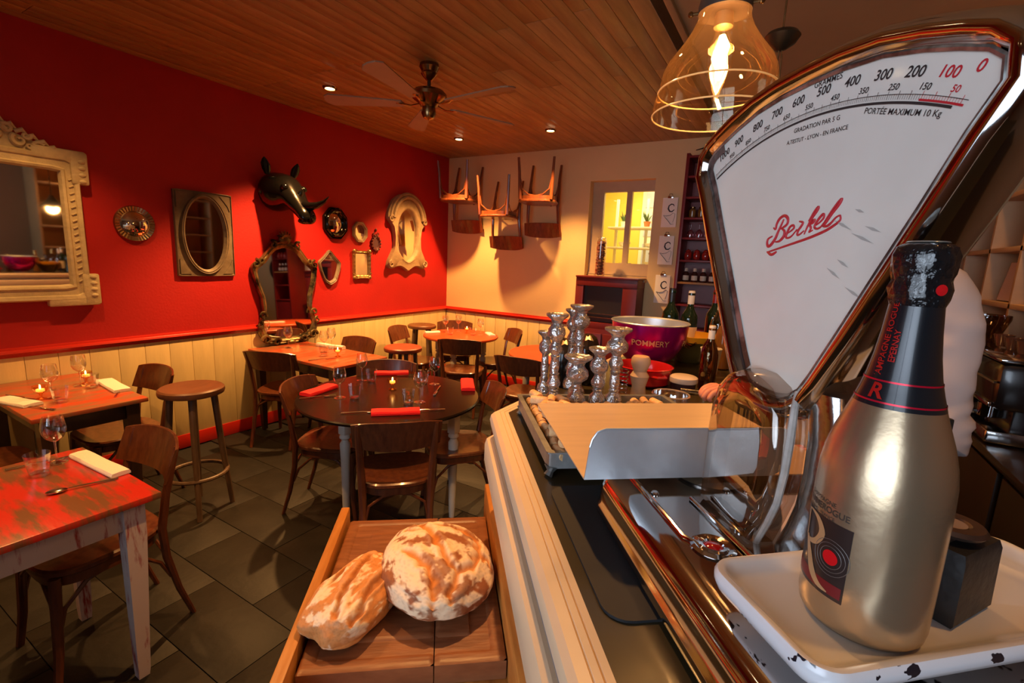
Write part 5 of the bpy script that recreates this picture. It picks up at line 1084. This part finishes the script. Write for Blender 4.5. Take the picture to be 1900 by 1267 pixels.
# enamel weighing pan
pn=thing('enamel_pan','chipped white enamel pan of the scale, under the bottle','tray',CF(.258,.272,1.2765),CA+R(4))
PW_,PL_=.355,.132
def pr(o,r,z): return [(a,b,z) for a,b in rrect(-o,PW_+o,-o,PL_+o,max(.004,.022+o),6)]
mb=MB(); mb.loft([pr(-.006,0,.018),pr(.000,0,.022),pr(.004,0,.030),pr(.0045,0,.036),pr(.002,0,.0405)],cap0=True,cap1=False); mb.build('rim_wall',ENCHIP,pn,ang=60)
mb=MB(); mb.loft([pr(.002,0,.0405),pr(-.002,0,.041),pr(-.006,0,.0385),pr(-.012,0,.0325),pr(-.018,0,.0305)],cap0=False,cap1=True); mb.build('pan_floor',ENAMEL,pn,ang=60)
MB().lathe([(0,0),(.03,0),(.03,.004),(.012,.006),(.012,.019),(0,.019)],20,Matrix.Translation((PW_*.5,PL_*.5,0))).build('pan_support',CHROMEW,pn)
# gold champagne bottle
BZ=1.3073
bt=thing('champagne_bottle','gold champagne bottle with black foil neck standing in the enamel pan','bottle',CF(.320,.361,BZ),CA)
GB=mat('gold_satin_coating',(0.58,0.44,0.28),.27,.85,bump=.02,bscale=120)
MB().lathe([(0,.004),(.030,0),(.0405,.001),(.0445,.006),(.0458,.014),(.0460,.05),(.0460,.115),(.0452,.135),(.0430,.150),(.0390,.166),(.0335,.182),(.0290,.196)],56).build('glass_body',GB,bt,ang=60)
FB=mat('black_foil',(0.012,0.014,0.018),.26,.3,coat=.5)
MB().lathe([(.0303,.1925),(.0270,.204),(.0240,.216),(.0212,.232),(.0190,.250),(.0176,.266),(.0170,.272)],48).build('neck_foil',FB,bt,ang=60)
mb=MB(); rings=[]
for j,(r_,z) in enumerate(((.0172,.271),(.0185,.276),(.0195,.284),(.0180,.290),(.0188,.296),(.0200,.302),(.0200,.309),(.0186,.315),(.0150,.3175),(.008,.3185))):
    rings.append([(r_*(1+(.045*math.sin(k*1.9+j*1.3)+.03*math.sin(k*3.7+j*2.1) if 0<j<8 else 0))*math.cos(2*math.pi*k/40),r_*(1+(.045*math.sin(k*1.9+j*1.3)+.03*math.sin(k*3.7+j*2.1) if 0<j<8 else 0))*math.sin(2*math.pi*k/40),z) for k in range(40)])
mb.loft(rings); mb.build('crinkled_cap',mat('black_foil_cap',(0.010,0.011,0.013),.2,.3,coat=.8,bump=.6,bscale=90),bt,ang=50)
MB().lathe([(0,.3182),(.011,.3182),(.0135,.3186),(.0125,.3196),(0,.3200)],24).build('cap_disc',mat('cap_silver',(.6,.68,.66),.25,.8),bt)
RR=mat('red_foil_band',(0.55,0.008,0.03),.25,.4)
for z,r_ in ((.2125,.0250),(.1965,.02925)): MB().shell([(r_+.0003,z-.0007),(r_-.0001+.0003,z+.0007)],48).build('red_band',RR,bt)
va=math.atan2(-.320,-.361)   # direction from the bottle to the viewer in the local frame
LA=va-R(50)
def patch(r,a0,a1,z0,z1,n=16,off=.0002): 
    vs=[((r+off)*math.cos(a0+(a1-a0)*i/n),(r+off)*math.sin(a0+(a1-a0)*i/n),z) for z in (z0,z1) for i in range(n+1)]; return vs,[(i,i+1,n+2+i,n+1+i) for i in range(n)]
lb=MB(); lb.add(*patch(.046,LA-R(36),LA+R(36),.030,.094)); lab=lb.build('label',mat('label_black_brown',(0.028,0.016,0.014),.3,coat=.3),bt)
b2_=MB(); b2_.add(*patch(.046,LA-R(34),LA+R(34),.033,.043,off=.0004)); b2_.build('label_red_strip',mat('label_dark_red',(0.16,0.008,0.01),.4),lab)
dk=MB(); n_=28; cR=.046+.0006; 
dk.add([(cR*math.cos(LA+R(19)),cR*math.sin(LA+R(19)),.064)]+[(cR*math.cos(LA+R(19)+.0062/.046*math.cos(2*math.pi*k/n_)),cR*math.sin(LA+R(19)+.0062/.046*math.cos(2*math.pi*k/n_)),.064+.0062*math.sin(2*math.pi*k/n_)) for k in range(n_)],[(0,1+k,1+(k+1)%n_) for k in range(n_)]); dk.build('red_dot',mat('label_red_dot',(.6,.006,.01),.3,coat=.5),lab)
rg_=MB()
for rad_ in (.009,.012,.015): rg_.tube([((cR-.0002)*math.cos(LA+R(19)+rad_/.046*math.cos(2*math.pi*k/28)),(cR-.0002)*math.sin(LA+R(19)+rad_/.046*math.cos(2*math.pi*k/28)),.064+rad_*math.sin(2*math.pi*k/28)) for k in range(28)],.0003,4,closed=True)
rg_.build('label_ring',mat('label_grey',(.12,.09,.08),.4),lab)
GLD=mat('label_gold_print',(.62,.40,.20),.35,.5)
bigR=MB(); cw=lambda x,z:(cR*math.cos(LA+(x*1.12+.0105)/.046),cR*math.sin(LA+(x*1.12+.0105)/.046),z)
def ribbon(mb,P,Wd,k=4):
    pts=[];ws=[]
    for i in range(len(P)-1):
        p0=P[max(i-1,0)];p1=P[i];p2=P[i+1];p3=P[min(i+2,len(P)-1)]
        for t in [j/k for j in range(k)]: pts.append(tuple(.5*((2*p1[c])+(-p0[c]+p2[c])*t+(2*p0[c]-5*p1[c]+4*p2[c]-p3[c])*t*t+(-p0[c]+3*p1[c]-3*p2[c]+p3[c])*t**3) for c in (0,1))); ws.append(Wd[i]*(1-t)+Wd[i+1]*t)
    pts.append(P[-1]); ws.append(Wd[-1]); vs=[]; n=len(pts)
    for i in range(n):
        a=pts[max(i-1,0)];b=pts[min(i+1,n-1)]; dx,dz=b[0]-a[0],b[1]-a[1]; l=math.hypot(dx,dz) or 1; vs+=[cw(pts[i][0]-dz/l*ws[i],pts[i][1]+dx/l*ws[i]),cw(pts[i][0]+dz/l*ws[i],pts[i][1]-dx/l*ws[i])]
    mb.add(vs,[(2*i,2*i+1,2*i+3,2*i+2) for i in range(n-1)])
ribbon(bigR,[(-.026,.091),(-.018,.092),(-.010,.089),(-.005,.080),(-.009,.070),(-.017,.066),(-.024,.069)],[.0003,.0010,.0022,.0030,.0026,.0018,.0004])
ribbon(bigR,[(-.0245,.091),(-.0235,.080),(-.0225,.069)],[.0012,.0012,.0010])
ribbon(bigR,[(-.021,.069),(-.015,.056),(-.009,.043),(-.002,.036),(.006,.034)],[.0016,.0030,.0034,.0024,.0004])
bigR.build('label_letter',GLD,lab)
tx=MB(); wrap(tx,'CHAMPAGNE',.0055,.0463,.1075,LA-R(4)); wrap(tx,'RUMMEROGUE',.0075,.0463,.1015,LA,bold=.0001); wrap(tx,'À REIMS - FRANCE',.0042,.0463,.0955,LA-R(4)); tx.build('lettering',mat('dark_print',(0.05,0.03,0.02),.5),bt,smooth=False)
nk=MB(); vs,fs=text_data('R',.016,None,bold=.0004); nk.add([((.0275-.37*(y))*math.cos(LA+R(19)+x/.027)*1.012,(.0275-.37*(y))*math.sin(LA+R(19)+x/.027)*1.012,.2042+y) for x,y,_ in vs],fs)
for s,sz,da in (('CHAMPAGNE ROGUE',.0068,10),('EPERNAY',.006,28)):
    vs,fs=text_data(s,sz,None,bold=.0001); rz_=lambda z:(.0262 if z<.212 else .0240-(z-.216)*.15)
    nk.add([((.0207-(x)*.112+.0006)*math.cos(LA+R(da)+(-y)/.0207),(.0207-(x)*.112+.0006)*math.sin(LA+R(da)+(-y)/.0207),.240+x) for x,y,_ in vs],fs)
nk.build('neck_lettering',mat('red_foil_print',(.50,.015,.012),.3,.3),bt,smooth=False)
md_=MB().lathe([(0,0),(.004,0),(.0042,.0006),(0,.001)],14,Matrix.Translation((.0197*math.cos(va+R(38)),.0197*math.sin(va+R(38)),.284))@rotm(az=va+R(38))@rotm(ay=R(90))); md_.build('red_seal',mat('label_red_dot',(0,0,0)),bt)
# iron weight
iw=thing('iron_weight','black cast-iron scale weight with ring top in the enamel pan','weight',CF(.338,.452,BZ),CA+R(18)); iw.scale=(1.3,1.3,1.15)
mb=MB(); hx=lambda r,z:[(r*a,r*b,z) for a,b in ((-1,-.92),(1,-.92),(1,.92),(-1,.92))]
mb.loft([hx(.0255,0),hx(.027,.003),hx(.0262,.052),hx(.0245,.058)]); mb.build('weight_body',mat('black_cast_iron',(0.012,0.011,0.011),.5,bump=.2,bscale=60),iw,ang=30)
CI=mat('worn_iron',(0.16,0.10,0.075),.35,.8,var=.4,scale=30)
MB().box((0,.006,.0605),(.05,.034,.006),bev=.002).build('top_plate',CI,iw); MB().lathe([(.008,0),(.018,0),(.020,.003),(.018,.006),(.011,.006),(.008,.003)],26,Matrix.Translation((0,-.004,.0625))).build('ring',CI,iw); MB().lathe([(0,.003),(.009,.003),(.009,.0),(0,0)],18,Matrix.Translation((0,-.004,.0645))).build('lead_plug',mat('lead_plug',(.30,.22,.19),.6),iw)

# ================================================================== THE BARMAN
def skin_body(name,verts,edges,m,parent=None,sub=2,root=0,wr=0):
    me=bpy.data.meshes.new(name); me.from_pydata([v[:3] for v in verts],edges,[]); me.materials.append(m); o=bpy.data.objects.new(name,me); COL.objects.link(o)
    if parent: o.parent=parent
    o.modifiers.new('skin','SKIN').use_smooth_shade=True
    for i,v in enumerate(verts): d=me.skin_vertices[0].data[i]; d.radius=(v[3],v[4] if len(v)>4 else v[3]); d.use_root=(i==root)
    s_=o.modifiers.new('sub','SUBSURF'); s_.levels=sub; s_.render_levels=sub
    dg=bpy.context.evaluated_depsgraph_get(); m2=bpy.data.meshes.new_from_object(o.evaluated_get(dg)); m2.name=name; o.modifiers.clear(); o.data=m2
    for p in m2.polygons: p.use_smooth=True
    if wr:
        for v in m2.vertices:
            c=v.co; f=NZ.noise(Vector((c.x*7+c.z*13,c.y*9,c.z*22+c.x*9)))+.5*NZ.noise(Vector((c.x*20,c.y*20-c.z*14,c.z*30))); v.co=c+v.normal*f*wr
    return o
SKN=mat('skin',(0.72,0.28,0.17),.5,var=.08,scale=20); SHIRT=mat('white_shirt',(0.66,0.56,0.54),.75,bump=.35,bscale=9); TRO=mat('black_trousers',(0.015,0.015,0.018),.7); HAIR=mat('dark_hair',(0.03,0.018,0.012),.5)
# frame: origin on the floor under the hips; local x = v direction, y = u direction; he faces -x (towards the room)
PV,PU=1.03,1.025
ps=thing('person','barman in a white shirt with rolled sleeves reaching across the counter','person',CF(PU,PV,0.13),CA)
S=1.0
wrist=(.815-PV+.010,1.215-PU+.0,1.262-.13)
B=[(0,0,.96,.13,.15),(0,0,1.10,.09,.11),(-.01,0,1.26,.095,.12),(-.015,0,1.40,.075,.10),(-.02,0,1.49,.045,.045),(-.03,0,1.58,.048,.048),
   (-.01,-.15,1.43,.038),(.02,-.18,1.29,.040),(.016,-.205,1.13,.036),(-.09,-.20,1.09,.032),(-.19,-.17,1.085,.025),
   (-.03,.15,1.43,.038),(-.08,.19,1.29,.040),(-.11,.17,1.16,.038),(wrist[0]+.07,wrist[1]+.02,wrist[2]+.005,.031),(wrist[0],wrist[1],wrist[2],.024),
   (0,-.09,.90,.085),(0,-.10,.50,.062),(.02,-.10,.08,.042),(-.10,-.10,.035,.04),(0,.09,.90,.085),(0,.10,.50,.062),(.02,.10,.08,.042),(-.10,.10,.035,.04)]
E_=[(0,1),(1,2),(2,3),(3,4),(4,5),(3,6),(6,7),(7,8),(8,9),(9,10),(3,11),(11,12),(12,13),(13,14),(14,15),(0,16),(16,17),(17,18),(18,19),(0,20),(20,21),(21,22),(22,23)]
skin_body('body',B,E_,SKN,ps)
# head
hd=MB(); rings=[]; N=28
for z,rx,ry,cx in ((1.555,.03,.03,-.03),(1.565,.055,.050,-.045),(1.585,.072,.060,-.05),(1.61,.082,.066,-.045),(1.64,.090,.071,-.035),(1.67,.096,.075,-.03),(1.70,.099,.077,-.025),(1.73,.098,.076,-.022),(1.76,.088,.070,-.02),(1.785,.066,.053,-.02),(1.80,.03,.025,-.02)):
    rings.append([(cx+rx*math.cos(2*math.pi*k/N),ry*math.sin(2*math.pi*k/N),z) for k in range(N)])
hd.loft(rings); 
hd.tube([(-.118,0,1.685),(-.138,0,1.655),(-.146,0,1.645),(-.122,0,1.635)],[.008,.012,.014,.010],8)
for s in (-1,1): hd.ball((-.02,s*.077,1.665),.03,n=10,sc=(.6,.35,1.1))
hd.build('head',SKN,ps,ang=80)
for s in (-1,1):
    ey=MB().ball((-.108,s*.03,1.685),.012,n=10).build('eye',mat('eye_white',(.55,.5,.46),.3),ps); MB().ball((-.1175,s*.03,1.684),.0048,n=8,sc=(.5,1,1)).build('iris',HAIR,ey)
    MB().tube([(-.118,s*.046,1.700),(-.126,s*.030,1.706),(-.128,s*.014,1.702)],[.002,.004,.003],6).build('eyebrow',HAIR,ps)

MB().tube([(-.118,-.022,1.608),(-.129,0,1.606),(-.118,.022,1.608)],[.003,.006,.003],6).build('mouth',mat('lip',(.45,.12,.10),.5),ps)
hr=MB(); rings=[]
for z,rx,ry,cx in ((1.60,.06,.07,.02),(1.65,.088,.079,.0),(1.69,.100,.082,-.010),(1.73,.106,.083,-.018),(1.77,.096,.076,-.02),(1.80,.070,.056,-.02),(1.815,.02,.02,-.02)): rings.append([(cx+rx*math.cos(2*math.pi*k/N)+(.03 if z<1.72 and math.cos(2*math.pi*k/N)<-.2 else 0),ry*math.sin(2*math.pi*k/N),z) for k in range(N)])
hr.loft(rings); hr.build('hair',HAIR,ps,ang=80)
SH=[(0,0,.93,.16,.165),(0,0,1.10,.135,.155),(-.01,0,1.26,.145,.175),(-.015,0,1.38,.13,.165),(-.018,0,1.455,.085,.10),(-.03,0,1.52,.062,.062),(-.01,-.13,1.42,.082),(-.02,.13,1.42,.082)]
skin_body('shirt',SH,[(0,1),(1,2),(2,3),(3,4),(4,5),(3,6),(3,7)],SHIRT,ps,sub=3,wr=.010)
def sleeve(P,Rd):
    pts=[];rs=[];k=7
    for i in range(len(P)-1):
        p0=P[max(i-1,0)];p1=P[i];p2=P[i+1];p3=P[min(i+2,len(P)-1)]
        for j in range(k):
            t=j/k; pts.append(tuple(.5*((2*p1[c])+(-p0[c]+p2[c])*t+(2*p0[c]-5*p1[c]+4*p2[c]-p3[c])*t*t+(-p0[c]+3*p1[c]-3*p2[c]+p3[c])*t**3) for c in range(3))); rs.append(Rd[i]*(1-t)+Rd[i+1]*t)
    pts.append(P[-1]); rs.append(Rd[-1]); mb=MB(); mb.tube(pts,rs,26)
    out=[]
    for x,y,z in mb.v:
        c=Vector((x,y,z)); f=.6*NZ.noise(Vector((x*10+z*16,y*12-z*14,z*20)))+.5*NZ.noise(Vector((x*22-z*20,y*22+z*14,z*34))); q=Vector((x-.0,y+.19 if y<0 else y-.19,0)).normalized(); out.append(tuple(c+q*f*.013))
    mb.v=out; o=mb.build('sleeve',SHIRT,ps,ang=80); return o
sleeve([(-.02,-.09,1.455),(.005,-.145,1.44),(.018,-.172,1.37),(.020,-.182,1.29),(.020,-.192,1.21),(.018,-.204,1.14),(.010,-.208,1.118)],[.055,.060,.055,.050,.046,.045,.040])
sleeve([(-.02,.09,1.455),(-.03,.15,1.44),(-.05,.18,1.37),(-.08,.188,1.29),(-.10,.178,1.20),(-.112,.170,1.165)],[.055,.060,.055,.052,.048,.044])
skin_body('trousers',[(0,0,.97,.145,.16),(0,0,.88,.14,.155),(0,-.09,.78,.10),(0,-.10,.50,.078),(.01,-.10,.12,.062),(0,.09,.78,.10),(0,.10,.50,.078),(.01,.10,.12,.062)],[(0,1),(1,2),(2,3),(3,4),(1,5),(5,6),(6,7)],TRO,ps)
cf_=MB(); cf_.tube([(-.05,-.02,1.50),(-.085,0,1.485),(-.05,.02,1.50)],[.01,.02,.01],6,flat=.4); cf_.build('collar',SHIRT,ps)
# both hands: the right one closed on the utensil handle, the left one relaxed
def hand(wx,wy,wz,mir):
    skin_body('palm',[(wx+.015,wy,wz,.022,.018),(wx-.012,wy,wz,.027,.017),(wx-.040,wy-.004*mir,wz-.001,.030,.015),(wx-.058,wy-.006*mir,wz-.004,.024,.013)],[(0,1),(1,2),(2,3)],SKN,ps)
    for dy,L_ in ((-.028,.92),(-.010,1.05),(.008,1.0),(.025,.82)):
        x0,y0,z0=wx-.055,wy+(-.004+dy)*mir,wz+.002
        skin_body('finger',[(x0+.02,y0,z0,.0095),(x0-.004,y0,z0+.001,.0092),(x0-.030*L_,y0,z0-.006,.0085),(x0-.044*L_,y0-.002*mir,z0-.022,.0078),(x0-.034*L_,y0-.002*mir,z0-.032,.0066)],[(0,1),(1,2),(2,3),(3,4)],SKN,ps)
    skin_body('thumb',[(wx-.012,wy-.020*mir,wz-.004,.013),(wx-.032,wy-.042*mir,wz-.014,.011),(wx-.052,wy-.042*mir,wz-.024,.0095),(wx-.068,wy-.032*mir,wz-.026,.0078)],[(0,1),(1,2),(2,3)],SKN,ps)
hand(*wrist,1)
hand(-.205,-.168,1.085,-1)
